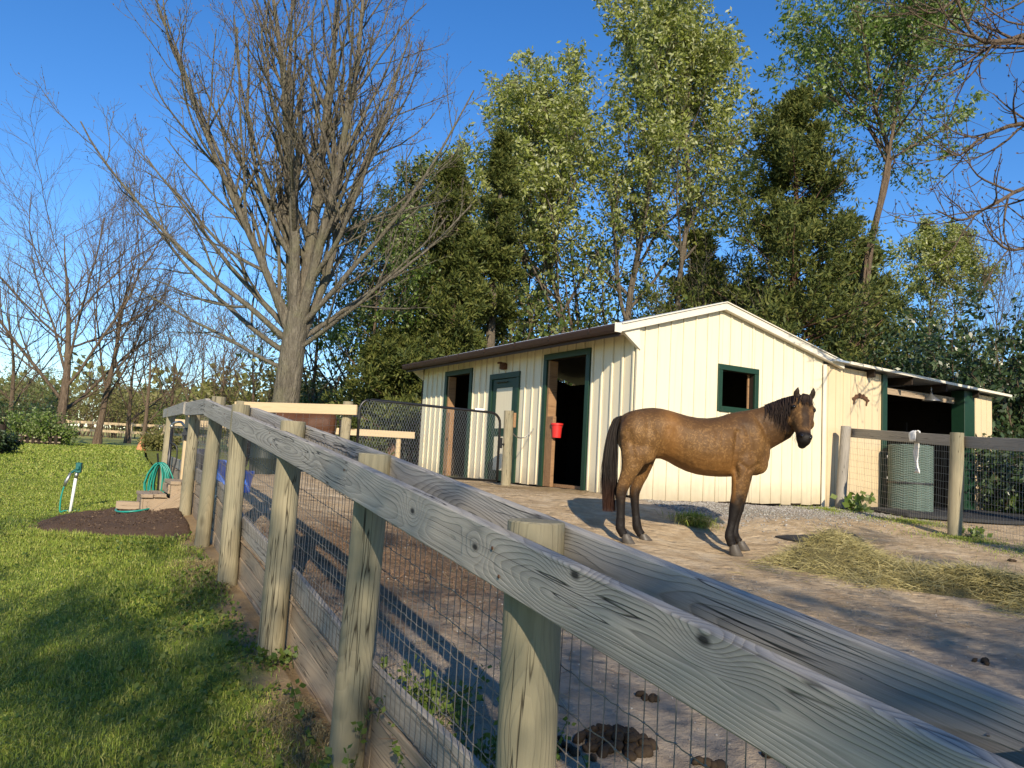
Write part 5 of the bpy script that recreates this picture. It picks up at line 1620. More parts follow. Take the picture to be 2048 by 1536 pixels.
leafy_tree('poplar_tree', 'small silvery-green leafy tree behind the lean-to roof', 1860, 31, 7.5, 57, spread=.7, r=.13, limbs=16, per=18, size=.15, split=.3, reach=.4, curve=[(1850, 900, 31), (1858, 720, 31), (1862, 600, 31), (1875, 530, 31)])
leafy_tree('locust_tree', 'small light-green leafy tree right of the big bare trunk', 735, 22, 6.5, 58, spread=.75, r=.11, limbs=18, leaf='leaf_spring', wmat='bark_brown', per=14, size=.12, split=.25, reach=.45, jit=.12, curve=[(735, 900, 22), (742, 760, 22), (752, 620, 22), (765, 500, 22)])
leafy_tree('locust_tree', 'dark-green glossy small tree left of the tall cedar', 800, 24, 8.0, 59, spread=.7, r=.12, limbs=16, leaf='leaf_mid', wmat='bark_brown', per=16, size=.13, split=.3, reach=.36, curve=[(800, 900, 24), (812, 700, 24), (820, 540, 24), (835, 400, 24)])

def cedar(name, label, px, Y, ytop, wid, seed, dens=1.0, skirt=.12, trunkmat='bark_red', shape=.8, leafmat='cedar_leaf', mid=.35):
    rg = np.random.default_rng(seed)
    b = at(px, 880, Y); base = np.array([b.x, b.y, gz_any(b.x, b.y) - .1]); tp = at(px, ytop, Y)
    H = tp.z - base[2]
    bole = one(base, ((tp.x - base[0]) / H, 0, 1), H * 1.0, .24, .02, 14, .012, .0, rg)
    nb = int(170 * dens)
    N = bole['P'].shape[1] - 1
    f = rg.random(nb) ** .85
    t = skirt + (1 - skirt) * f; s = t * N; i0 = np.minimum(s.astype(int), N - 1); fr = (s - i0)[:, None]
    p = bole['P'][0][i0] * (1 - fr) + bole['P'][0][i0 + 1] * fr
    az = rg.uniform(0, 2 * pi, nb)
    prof = np.where(t < mid, .72 + .28 * t / mid, ((1 - t) / (1 - mid)) ** shape) * (1 + .25 * np.sin(az * 2 + t * 23)) * rg.uniform(.5, 1.3, nb)
    ln = np.maximum(wid * prof, .35)
    el = np.interp(t, [0, .4, .9, 1], [.0, .22, .5, 1.0]) + rg.normal(size=nb) * .12
    d = np.stack([np.cos(az) * np.cos(el), np.sin(az) * np.cos(el), np.sin(el)], 1)
    r0 = np.maximum(.012, ln * .014)
    L1 = dict(P=walk(p, d, ln, 7, .06, .05, rg), R=radii(r0, r0 * .2, 7), L=ln)
    L2 = kids(L1, rg, 13, .25, 1.0, .75, .25, .36, .35, .5, 3, .12, .07, taper=.55, minr=.005)
    L3 = kids(L2, rg, 5, .2, 1.0, .7, .25, .5, .3, .6, 3, .12, .09, taper=.3, minr=.004)
    v, q = tubes_np([bole, L1], [9, 4])
    pts, tn = sample_pts(L3, 6, rg, .0, .045)
    pts2, tn2 = sample_pts(L2, 4, rg, .3, .05)
    pts = np.concatenate([pts, pts2]); tn = np.concatenate([tn, tn2])
    keep = vnoise(pts[:, 0] * 1.3 + pts[:, 1], pts[:, 2] * 1.2, 1.2, seed) > -.33
    pts, tn = pts[keep], tn[keep]
    lv = leaf_quads(pts, tn, rg, .155, .45, .27, .6, -.10)
    print(name, len(q), len(lv[1]))
    return tree_thing(name, label, base, (v, q), lv, trunkmat, leafmat)
cedar('cedar_tree', 'big dark cedar with ragged cone crown behind the barn gable', 1572, 23.0, 215, 2.9, 61, 1.5, .1, mid=.12, shape=.55)
cedar('cedar_tree', 'dark olive cedar left of the barn, in front of the leafy trees', 905, 22.0, 340, 1.4, 62, .95, .05, mid=.15, shape=.55)
cedar('cedar_tree', 'thin ragged cedar with bare pinkish stem, close right of the olive cedar', 975, 23.5, 285, 1.1, 63, .6, .42, mid=.6, trunkmat='bark_pale')
cedar('cedar_tree', 'low spreading cedar at the far left end of the barn', 790, 20.5, 690, 1.5, 64, .55, .08, mid=.3, shape=.6)
cedar('cedar_tree', 'half-dead cedar filling the gap left of the big cedar', 1410, 25.0, 480, 2.2, 65, .7, .1, mid=.15, shape=.55)
cedar('cedar_tree', 'shadowy cedar low behind the right slope of the barn roof', 1715, 26.0, 500, 2.3, 66, .8, .08, mid=.15, shape=.55)

def bush(name, label, px, Y, w, h, seed, leaf='leaf_mid', per=9, stems=26, size=.10, base=None, cat='bush', group=None, wmat='bark_brown', depth=None, follow=.3):
    rg = np.random.default_rng(seed)
    if base is None:
        b = at(px, 880, Y); base = np.array([b.x, b.y, gz_any(b.x, b.y) - .05])
    az = rg.uniform(0, 2 * pi, stems); rr = np.sqrt(rg.random(stems)) * .5
    p = base + np.stack([np.cos(az) * rr * w, np.sin(az) * rr * (depth or w), np.zeros(stems)], 1)
    d = np.stack([np.cos(az) * rr * 1.2, np.sin(az) * rr * 1.2, np.ones(stems)], 1)
    L0 = dict(P=walk(p, norm(d), h * rg.uniform(.55, 1.05, stems), 6, .10, .02, rg), R=radii(np.full(stems, .02 * max(.5, h / 2)), np.full(stems, .006), 6), L=np.full(stems, h))
    L1 = kids(L0, rg, 8, .15, 1, .8, .25, .32, .4, .6, 3, .12, .03, taper=.4, minr=.005)
    L2 = kids(L1, rg, 4, .2, 1, .8, .25, .5, .4, .6, 2, .14, .0, taper=.3, minr=.004)
    v, q = tubes_np([L0, L1, L2] if Y < 23 else [L0, L1], [4, 3, 3])
    pts, tn = sample_pts(L2, per, rg, .1, size * .6)
    lv = leaf_quads(pts, tn, rg, size, .4, .5, follow, .15)
    return tree_thing(name, label, base, (v, q), lv, wmat, leaf, cat=cat, group=group, crown='foliage')
B = [('dark_bush', 'dark evergreen bush under the left leafless tree', 45, 34, 1.6, 2.2, 71, 'leaf_dark', 6),
     ('hedge_bush', 'bright-green young bush at the left lawn edge', 80, 30.5, 1.2, 1.3, 72, 'leaf_spring', 6),
     ('hedge_bush', 'twiggy green bush touching the far end of the grey fence', 318, 31, 1.0, .7, 76, 'leaf_gold', 4),
     ('far_bush', 'rounded golden-green tree clump on the far meadow, left', 235, 60, 5.5, 5.2, 77, 'leaf_gold', 9),
     ('far_bush', 'olive tree clump on the far meadow behind the left trunk', 120, 62, 7.0, 6.2, 78, 'leaf_gold', 8),
     ('far_bush', 'dark tree clump on the far meadow at the left edge', -10, 58, 6.0, 5.0, 79, 'leaf_mid', 8),
     ('far_bush', 'low green tree clump far behind the fence bend', 420, 60, 6.0, 3.4, 80, 'leaf_mid', 8),
     ('shade_bush', 'dark-green bush mass right of the big bare trunk', 690, 24, 2.6, 2.2, 81, 'leaf_dark', 10),
     ('shade_bush', 'deep-green bush right behind the pony', 640, 25, 2.2, 2.0, 82, 'leaf_mid', 9),
     ('shade_bush', 'dark bush below the locust tree, left of the barn', 760, 23, 2.4, 2.4, 83, 'leaf_dark', 9),
     ('shade_bush', 'brown-green thicket showing above the barn eave', 1000, 25, 3.2, 4.2, 84, 'leaf_gold', 3),
     ('shade_bush', 'dark thicket under the twin-stemmed leafy tree', 1180, 26, 3.2, 4.4, 85, 'leaf_dark', 4),
     ('shade_bush', 'brownish thicket under the tallest leafy tree', 1310, 25, 3.2, 4.6, 86, 'leaf_gold', 3),
     ('shade_bush', 'shaded undergrowth right of the barn ridge', 1650, 25, 3.4, 4.0, 87, 'leaf_dark', 6),
     ('shade_bush', 'olive undergrowth over the lean-to roof', 1800, 26, 3.2, 4.6, 88, 'leaf_gold', 5)]
for nm, lb, px, Y, w, h, sd, lf, per in B:
    bush(nm, lb, px, Y, w, h, sd, lf, per, size=.13 if Y > 50 else .11, stems=34 if Y > 50 else 26)
for k, (px, Y, w, h, lf, per, lb) in enumerate([(1000, 30, 3.8, 8.5, 'leaf_mid', 7, 'tall shaded thicket behind the left half of the barn roof'), (1215, 30, 4.2, 9.5, 'leaf_mid', 7, 'tall shaded thicket between the two leafy groups'), (1440, 29, 4.2, 9.0, 'leaf_mid', 7, 'tall thicket left of the big cedar'), (850, 27, 3.6, 8.0, 'leaf_mid', 7, 'tall thicket behind the olive cedar'), (1760, 30, 3.6, 6.8, 'leaf_mid', 7, 'tall thicket behind the leaning tree'), (560, 34, 4.0, 4.2, 'leaf_gold', 6, 'low brush far behind the big bare trunk'), (2040, 26, 3.6, 6.0, 'leaf_mid', 8, 'tall brush at the right edge behind the evergreens')]):
    bush('tall_brush', lb, px, Y, w, h, 120 + k, lf, int(per * 1.5), 30, .19)
# glossy evergreens crowding the right end of the lean-to
bush('magnolia_bush', 'tall glossy evergreen bush with white blooms behind the lean-to end', 1985, 21, 3.0, 5.2, 91, 'leaf_dark', 16, 34, .15)
bush('magnolia_bush', 'dense glossy evergreen bush at the right picture edge', 2060, 17.5, 2.6, 4.0, 92, 'leaf_dark', 18, 36, .14)
bush('magnolia_bush', 'low glossy bush beside the leaning wire panel', 2050, 15.2, 1.4, 1.5, 93, 'leaf_dark', 14, 26, .11)
bush('magnolia_bush', 'light-green bush beyond the lean-to roof end', 1900, 24, 2.4, 4.4, 94, 'leaf_mid', 9, 28, .13)

# near leafless tree just outside the frame on the right: its drooping limbs hang into view
def near_right_tree():
    rg = np.random.default_rng(99)
    base = np.array([9.0, 10.5, pz(9.0, 10.5) - .1])
    bole = one(base, (-.05, -.05, 1), 6.5, .3, .16, 10, .02, .01, rg)
    tp = bole['P'][0]
    def limb_px(pts, start, r):
        P = [Vector(tp[start])] + [at(x, y, Y) for x, y, Y in pts]
        c = np.array([list(p) for p in cr(P, 4)]); n = len(c) - 1
        return c, r
    raw = [limb_px([(2300, 120, 9.8), (2048, 85, 9.4), (1960, 80, 9.2), (1925, 30, 9.1), (1910, -30, 9.0)], 8, .07),
           limb_px([(2280, 60, 9.9), (2100, 60, 9.6), (1990, 90, 9.4), (1930, 130, 9.3), (1870, 165, 9.2)], 8, .055),
           limb_px([(2300, 330, 10.2), (2080, 250, 10.0), (1975, 270, 9.9), (1920, 310, 9.8), (1888, 300, 9.8)], 6, .06),
           limb_px([(2300, 420, 10.2), (2090, 370, 10.0), (1985, 410, 9.9), (1925, 440, 9.8), (1872, 420, 9.8)], 5, .06),
           limb_px([(2250, 20, 10.2), (2060, -10, 10.0), (1950, -20, 9.9), (1870, 25, 9.8), (1830, 10, 9.7)], 9, .05),
           limb_px([(2300, 500, 10.8), (2120, 480, 10.6), (2030, 500, 10.5), (1990, 480, 10.4), (1965, 440, 10.4)], 5, .05)]
    n = len(raw[0][0])
    L1 = dict(P=np.stack([c for c, r in raw]), R=radii(np.array([r for c, r in raw]), np.full(len(raw), .008), n - 1, .7), L=np.array([np.linalg.norm(np.diff(c, axis=0), axis=1).sum() for c, r in raw]))
    other = kids(bole, rg, 12, .4, 1, .8, .15, .75, .2, .5, n - 1, .05, .05, azim=lambda M: rg.uniform(-.9, 1.4, M), minr=.02)
    other['P'] = other['P'][other['P'][:, -1, 0] > 8.3] if True else other['P']
    k = len(other['P']); other['R'] = other['R'][:k]; other['L'] = other['L'][:k]
    A = merge(L1, other)
    L2 = kids(A, rg, 13, .3, 1, .65, .2, .24, .35, .6, 8, .11, .045, taper=.45, minr=.007)
    L3 = kids(L2, rg, 6, .2, 1, .7, .25, .38, .4, .7, 5, .13, .08, taper=.4, minr=.0045)
    v, q = tubes_np([bole, A, L2, L3], [10, 6, 5, 4])
    pb = L3['P'][:, -1]; tb = norm(L3['P'][:, -1] - L3['P'][:, -2])
    pb = np.repeat(pb, 3, 0); tb = np.repeat(tb, 3, 0)
    lv = leaf_quads(pb, tb, rg, .035, .4, .5, .7, -.2)
    NR = tree_thing('bare_tree', 'near leafless tree whose drooping knobbly branches hang in at the top right', base, (v, q), lv, 'bark_brown', 'bud', crown='buds')
    for c_ in NR.children:
        if c_.name.startswith('buds'): c_['kind'] = 'stuff'
near_right_tree()

# trees standing behind the photographer; their branches dapple the near lawn, rails and yard
def shade_tree(name, label, base, H, seed, per=6, r=.2, reach=.6, size=.12):
    base = np.array([base[0], base[1], gz_any(*base) - .05])
    leafy_tree(name, label, 0, 0, H, seed, spread=.8, r=r, limbs=15, leaf='leaf_spring', wmat='bark_brown', per=per, size=size, split=.38, reach=reach, base=base, taper=.3, twig=.8, dens=4.4)
shade_tree('unseen_yard_tree', 'leafy yard tree out of view behind the photographer, left', (-4.0, -7.5), 6.2, 201, 8)
shade_tree('unseen_yard_tree', 'leafy yard tree out of view behind the photographer, middle', (1.0, -8.0), 6.4, 202, 7)
shade_tree('unseen_yard_tree', 'leafy yard tree out of view behind the photographer, right', (5.5, -7.0), 6.0, 203, 5)
shade_tree('unseen_yard_tree', 'leafy yard tree out of view behind the photographer, far right', (9.0, -4.0), 5.6, 204, 5)

# far woodland that closes the view along the meadow's end
def far_wood():
    rg = np.random.default_rng(300)
    pts = []
    for k in range(260):
        x = rg.uniform(-150, 130); y = rg.uniform(95, 150)
        h = rg.uniform(5, 10); w = rg.uniform(2.5, 5)
        z0 = gz_any(x, y)
        m = 130
        q = rg.normal(size=(m, 3)); q = norm(q) * (rg.random(m) ** .33)[:, None]
        pts.append(np.array([x, y, z0 + h * .5]) + q * np.array([w, w, h * .5]))
    p = np.concatenate(pts)
    v, q = leaf_quads(p, rg.normal(size=p.shape), rg, 1.0, .4, .8, .2, 0)
    o = link('distant_wood', mesh_np('distant_wood', v, q), MAT['leaf_gold'])
    o['kind'] = 'stuff'; o['label'] = 'hazy line of distant woods closing the meadow'; o['category'] = 'woods'
far_wood()

# ------------------------------------------------------------------ small things
# timber steps up to the walk gate
st = thing('timber_steps', 'two-tread raw timber step box against the far fence posts', 'steps', (-4.0, 8.95, lz(-4.0, 8.95)), atan2(nP.y, nP.x))
def sbox(name, x0, x1, y0, y1, z0, z1, mat='step_wood'):
    c = Vector(((x0 + x1) / 2, y0, (z0 + z1) / 2))
    o = MB().box(0, y1 - y0, -(x1 - x0) / 2, (x1 - x0) / 2, -(z1 - z0) / 2, (z1 - z0) / 2).build(name, MAT[mat], None, bevel=.005)
    o.parent = st; o.matrix_basis = Matrix.Translation(c) @ Matrix.Rotation(pi / 2, 4, 'Z')
    return o
sbox('tread', -.20, -.075, -.32, .34, .165, .205); sbox('tread', -.07, .06, -.32, .34, .17, .21)
sbox('tread', .09, .20, -.30, .34, .315, .355); sbox('tread', .205, .33, -.30, .34, .31, .35)
sbox('side_panel', -.17, .30, -.29, -.25, -.06, .164); sbox('side_panel', .10, .32, -.288, -.25, .165, .31); sbox('side_panel', -.17, .30, .27, .31, -.06, .164)
sbox('riser', -.19, -.171, -.29, .31, -.06, .16); sbox('riser', .075, .1, -.249, .27, .21, .312)
o = MB().box(0, .62, -.02, .02, -.07, .07).build('brace_board', MAT['step_wood'], None, bevel=.005)
o.parent = st; o.matrix_basis = Matrix.Translation((-.05, -.315, -.02)) @ Matrix.Rotation(-.6, 4, 'Y')
# hose coil on a stake
def hose():
    c = at(318, 962, 9.35)
    h = thing('hose_coil', 'coiled teal garden hose hung on a dark stake behind the timber steps', 'hose', (c.x, c.y, lz(c.x, c.y)))
    z0 = c.z - lz(c.x, c.y); rg = random.Random(6)
    for k in range(9):
        a = rg.uniform(.06, .145); b_ = .20 + rg.uniform(-.03, .03); dy = (k - 4) * .014
        pts = [(a * cos(t) * (1.0 - .25 * sin(t)) + rg.uniform(-.004, .004) + .03 * (1 - sin(t)) * (k - 4) * .1, dy + rg.uniform(-.004, .004), z0 + .0 + b_ * sin(t)) for t in np.linspace(0, 2 * pi, 26)[:-1]]
        MB().tube(pts, .0095, 6, closed=True).build('hose_loop', MAT['hose_green'], h, True)
    MB().tube([(-.02, .06, -.15), (-.025, .03, z0 + .12), (-.05, .0, z0 + .33)], .011, 6).build('stake', MAT['black_steel'], h)
    ring = [at(290 + 0 * k, 1012, 8.7) for k in range(1)]
    px = [(322, 1005, 8.95), (300, 1012, 9.0), (268, 1013, 9.0), (240, 1020, 8.9), (230, 1032, 8.65), (240, 1041, 8.5), (265, 1040, 8.5), (290, 1032, 8.6), (312, 1022, 8.8), (335, 1012, 9.0)]
    pts = []
    for x, y, Y in px:
        q = at(x, y, Y); pts.append((q.x - c.x, q.y - c.y, lz(q.x, q.y) - lz(c.x, c.y) + .065))
    MB().tube(cr(pts, 6), .0105, 7).build('loose_hose_end', MAT['hose_green'], h, True)
hose()
b = at(272, 1026, 8.85)
o = MB().box(-.21, .21, -.05, .05, 0, .09).build('timber_block', MAT['step_wood'], None, bevel=.006); o.location = (b.x, b.y, lz(b.x, b.y) + .04); o.rotation_euler = (0, 0, .1)
tag(o, 'short squared timber lying inside the loose hose loop', 'timber')
# hydrant with pump handle
b = at(352, 985, 10.2); zb = lz(b.x - .2, b.y)
hy = thing('yard_hydrant', 'black iron water pump with curved handle against the far posts', 'hydrant', (b.x - .09, b.y - .1, zb))
MB().tube([(0, 0, -.1), (0, 0, .95)], .02, 8).build('standpipe', MAT['black_steel'], hy, True)
MB().tube(cr([(0, 0, .93), (.03, -.02, 1.0), (.12, -.03, 1.02), (.17, -.03, .97)], 5), .016, 8).ico((.0, 0, .96), .03, (1, 1, 1), 2).build('handle', MAT['galvanised'], hy, True)
MB().tube(cr([(.0, -.02, .75), (.1, -.05, .7), (.12, -.05, .55), (.08, -.05, .3), (.1, -.05, .1)], 5), .01, 6).build('spout_hose', MAT['black_plastic'], hy, True)
b = at(373, 868, 9.55)
o = MB().box(-.035, .035, -.03, .03, -.075, .075).box(-.045, .045, -.045, -.03, -.02, .02).tube([(.0, -.03, -.06), (.0, -.06, -.02)], .01, 6).build('gate_latch', MAT['black_plastic'], None, bevel=.004)
o.location = b; tag(o, 'black latch box on the squared post at the far fence gap', 'latch')
# sprinkler on a white stake
sp = thing('sprinkler', 'teal sprinkler head on a white stake at the lawn edge, hose attached', 'sprinkler', (-5.13, 9.2, lz(-5.13, 9.2)), .2)
MB().tube([(.0, 0, -.1), (.03, 0, .43)], [.016, .018], 8).build('stake', MAT['white_plastic'], sp, True)
MB().tube([(.03, 0, .40), (.035, 0, .47)], .022, 8).build('collar', MAT['galvanised'], sp, True)
MB().box(-.03, .03, -.03, .03, -.055, .065).box(-.02, .02, -.055, -.025, -.02, .03).tube([(-.03, 0, -.02), (-.08, 0, -.06)], .016, 8).build('head', MAT['teal_plastic'], sp, bevel=.008).location = (.05, 0, .52)
MB().tube([(-.03, 0, .46), (-.07, 0, .36), (-.085, 0, .30)], [.014, .02, .016], 8).build('hose_coupling', MAT['galvanised'], sp, True)
MB().tube(cr([(-.085, 0, .31), (-.105, 0, .2), (-.11, 0, .1), (-.10, 0, .0), (-.06, .03, .012), (.1, .1, .012)], 5), .0095, 7).build('hose', MAT['hose_green'], sp, True)
# buckets, bin, drum
def onpad(px, py, Y):
    p = at(px, py, Y); return (p.x, p.y, pz(p.x, p.y))
bucket('feed_bucket', 'blue plastic bucket behind the wire, the nearer and lower of two', onpad(480, 1003, 7.75), .105, .21, 'blue_plastic', .3)
bucket('feed_bucket', 'blue plastic bucket behind the wire, the farther of two', onpad(447, 985, 8.5), .12, .27, 'blue_plastic', 1.1)
bucket('white_pail', 'small white pail on the dirt behind the wire fence', onpad(437, 1040, 7.05), .06, .11, 'white_plastic', .4)
p = onpad(403, 960, 9.35)
bn = thing('storage_bin', 'black lidded plastic bin between the fence posts near the steps', 'bin', p, .4)
MB().lathe([(.11, 0), (.12, .0), (.15, .28), (.148, .29)], (0, 0, 0), 20, 1.0, .8).build('tub', MAT['black_plastic'], bn)
MB().lathe([(.158, .285), (.16, .31), (.12, .345), (.0, .35)], (0, 0, 0), 20, 1.0, .8).build('lid', simple('bin_lid', (.05, .06, .10), .4), bn)
p = onpad(526, 940, 10.3)
dr = thing('water_drum', 'dark green-grey plastic drum below the pale fence board', 'drum', p)
MB().lathe([(.17, 0), (.18, .01), (.185, .2), (.19, .21), (.19, .23), (.185, .24), (.188, .48), (.193, .49), (.193, .51), (.188, .52), (.185, .74), (.17, .76)], (0, 0, 0), 24).build('shell', MAT['green_plastic'], dr)
smooth_by_angle(dr.children[0], 40)
MB().lathe([(.162, .757), (.162, .765), (.15, .77), (.05, .77)], (0, 0, 0), 20).build('lid', MAT['black_plastic'], dr)
# far things at the lawn edge
p = at(283, 893, 30.5); g = gz_any(p.x, p.y)
sx = thing('garden_statue', 'small orange clay animal statue at the far lawn edge', 'statue', (p.x, p.y, g - .02))
mb = MB(); limb(mb, [((0, 0, 0), .17, .17), ((0, 0, .12), .18, .16), ((.0, 0, .28), .13, .12), ((.02, 0, .38), .085, .08), ((.02, 0, .43), .07, .07)]); limb(mb, [((-.06, 0, .45), .05, .05), ((.03, 0, .48), .08, .075), ((.1, 0, .46), .045, .045)], Vector((0, 1, 0)))
for s in (-1, 1): limb(mb, [((.0, s * .04, .5), .02, .02), ((-.01, s * .05, .62), .02, .012), ((-.01, s * .05, .66), .005, .005)], sides=8)
link('body', skin_mesh(mb, 'body', .02, 3), MAT['terracotta'], sx, True)
MB().lathe([(.19, -.05), (.19, .02)], (0, 0, 0), 16).build('base', MAT['terracotta'], sx)
pk = thing('picket_fence', 'low dark picket fence at the far left lawn edge', 'fence', (at(60, 890, 30).x, 30, gz_any(at(60, 890, 30).x, 30)))
for i in range(10):
    hgt = .42 + .03 * ((i * 7) % 3)
    MB().add([(x, y, z) for x, z in ((-.06, 0), (.06, 0), (.06, hgt - .06), (0, hgt), (-.06, hgt - .06)) for y in (-.012, .012)], [(0, 2, 4, 6, 8), (9, 7, 5, 3, 1)] + [(2 * k, 2 * k + 1, (2 * k + 3) % 10, (2 * k + 2) % 10) for k in range(5)]).build('picket', MAT['dark_wood'], pk).location = (-1.0 + i * .22, 0, 0)
for z in (.1, .3): MB().box(-1.15, 1.15, .014, .04, z, z + .05).build('stringer', MAT['plank_wood'], pk)
p = at(-2, 915, 19.5); zz = lz(p.x, p.y)
dp = thing('old_post', 'dark old wooden post at the left picture edge on the lawn', 'post', (p.x, p.y, zz))
add_post(dp, (p.x - .02, p.y, zz - .02), (p.x, p.y, zz + .75), .09, 'dark_wood', 77)
bush('edge_bush', 'small dark shrub around the old post at the left edge', 0, 0, .8, .55, 95, 'leaf_dark', 8, 16, .08, base=np.array([p.x - .15, p.y + .2, zz - .02]))

# dung heap and single droppings
def dung(name, label, c, n, spread, r, seed, heap=True):
    rg = random.Random(seed)
    t = thing(name, label, 'manure', (c[0], c[1], pz(c[0], c[1])))
    for k in range(n):
        a = rg.uniform(0, 6.28); d = spread * rg.random() ** .7
        x, y = d * cos(a), d * sin(a) * .8
        h = max(0, (1 - d / spread)) * r * 2.6 * (rg.random() if heap else 0)
        z = pz(c[0] + x, c[1] + y) - pz(c[0], c[1])
        m = MB().ico((0, 0, 0), r * rg.uniform(.7, 1.2), (1.2, 1, .75), 2, .2, rg).build('clod', MAT['manure'], t, True)
        m.location = (x, y, z + r * .5 + h); m.rotation_euler = (rg.uniform(0, 1), rg.uniform(0, 1), a)
dung('manure_pile', 'heap of brown horse droppings just behind the wire at the bottom', (.47, 3.05), 90, .15, .02, 1)
dung('manure_pile', 'scattered droppings left of the heap at the bottom', (.22, 2.95), 18, .16, .02, 2, False)
for k, (px, py, Y, lb) in enumerate([(1395, 1390, 3.6, 'dropping right of the near post, under the rail'), (1545, 1480, 3.0, 'single dropping low right under the big rail'), (1300, 1395, 3.6, 'small dropping group straight right of the near post'), (1405, 1500, 2.95, 'dropping right of the heap at the bottom'), (1968, 1300, 4.6, 'lone dropping on the grey yard at right'), (1640, 1098, 8.4, 'lone dark dropping near the grey mat'), (2020, 1106, 8.0, 'dark droppings before the right-hand fence')]):
    q = at(px, py, Y); dung('horse_dropping', lb, (q.x, q.y), 5, .07, .019, 20 + k, False)

# nail heads where the rails meet the near posts
nm = None
for i in (1, 2, 3, 4, 5):
    for k, (dx, dz) in enumerate(((-.02, .035), (.022, -.03))):
        q = railpt(i, nL, D0 + dz - .0) + nL * .0205 + Vector((-.49, .87, 0)) * dx
        if nm is None: nm = MB().lathe([(.0052, 0), (.0052, .0012), (.003, .0022)], (0, 0, 0), 8).mesh('nail_head')
        o = link('nail_head', nm, MAT['rust'])
        z = nL; x = Vector((0, 0, 1)).cross(z).normalized(); m = Matrix((x, z.cross(x), z)).transposed().to_4x4(); m.translation = q
        put(o, fence, m)

# pale board fence across the far meadow
mf = thing('meadow_fence', 'pale board fence line across the far meadow at left', 'fence', (-24.0, 47.0, lz(-24, 47)))
for k in range(9):
    xa = -31 + k * 2.0; za = lz(xa, 47)
    o = MB().box(-.06, .06, -.06, .06, -.1, 1.15).build('post', MAT['new_wood'], None); put(o, mf, Matrix.Translation((xa, 47, za)))
    if k < 8:
        for h in (.55, 1.02):
            board('rail', (xa, 46.92, za + h), (xa + 1.99, 46.92, lz(xa + 2, 47) + h), .15, .03, MAT['new_wood'], mf, seg=2)

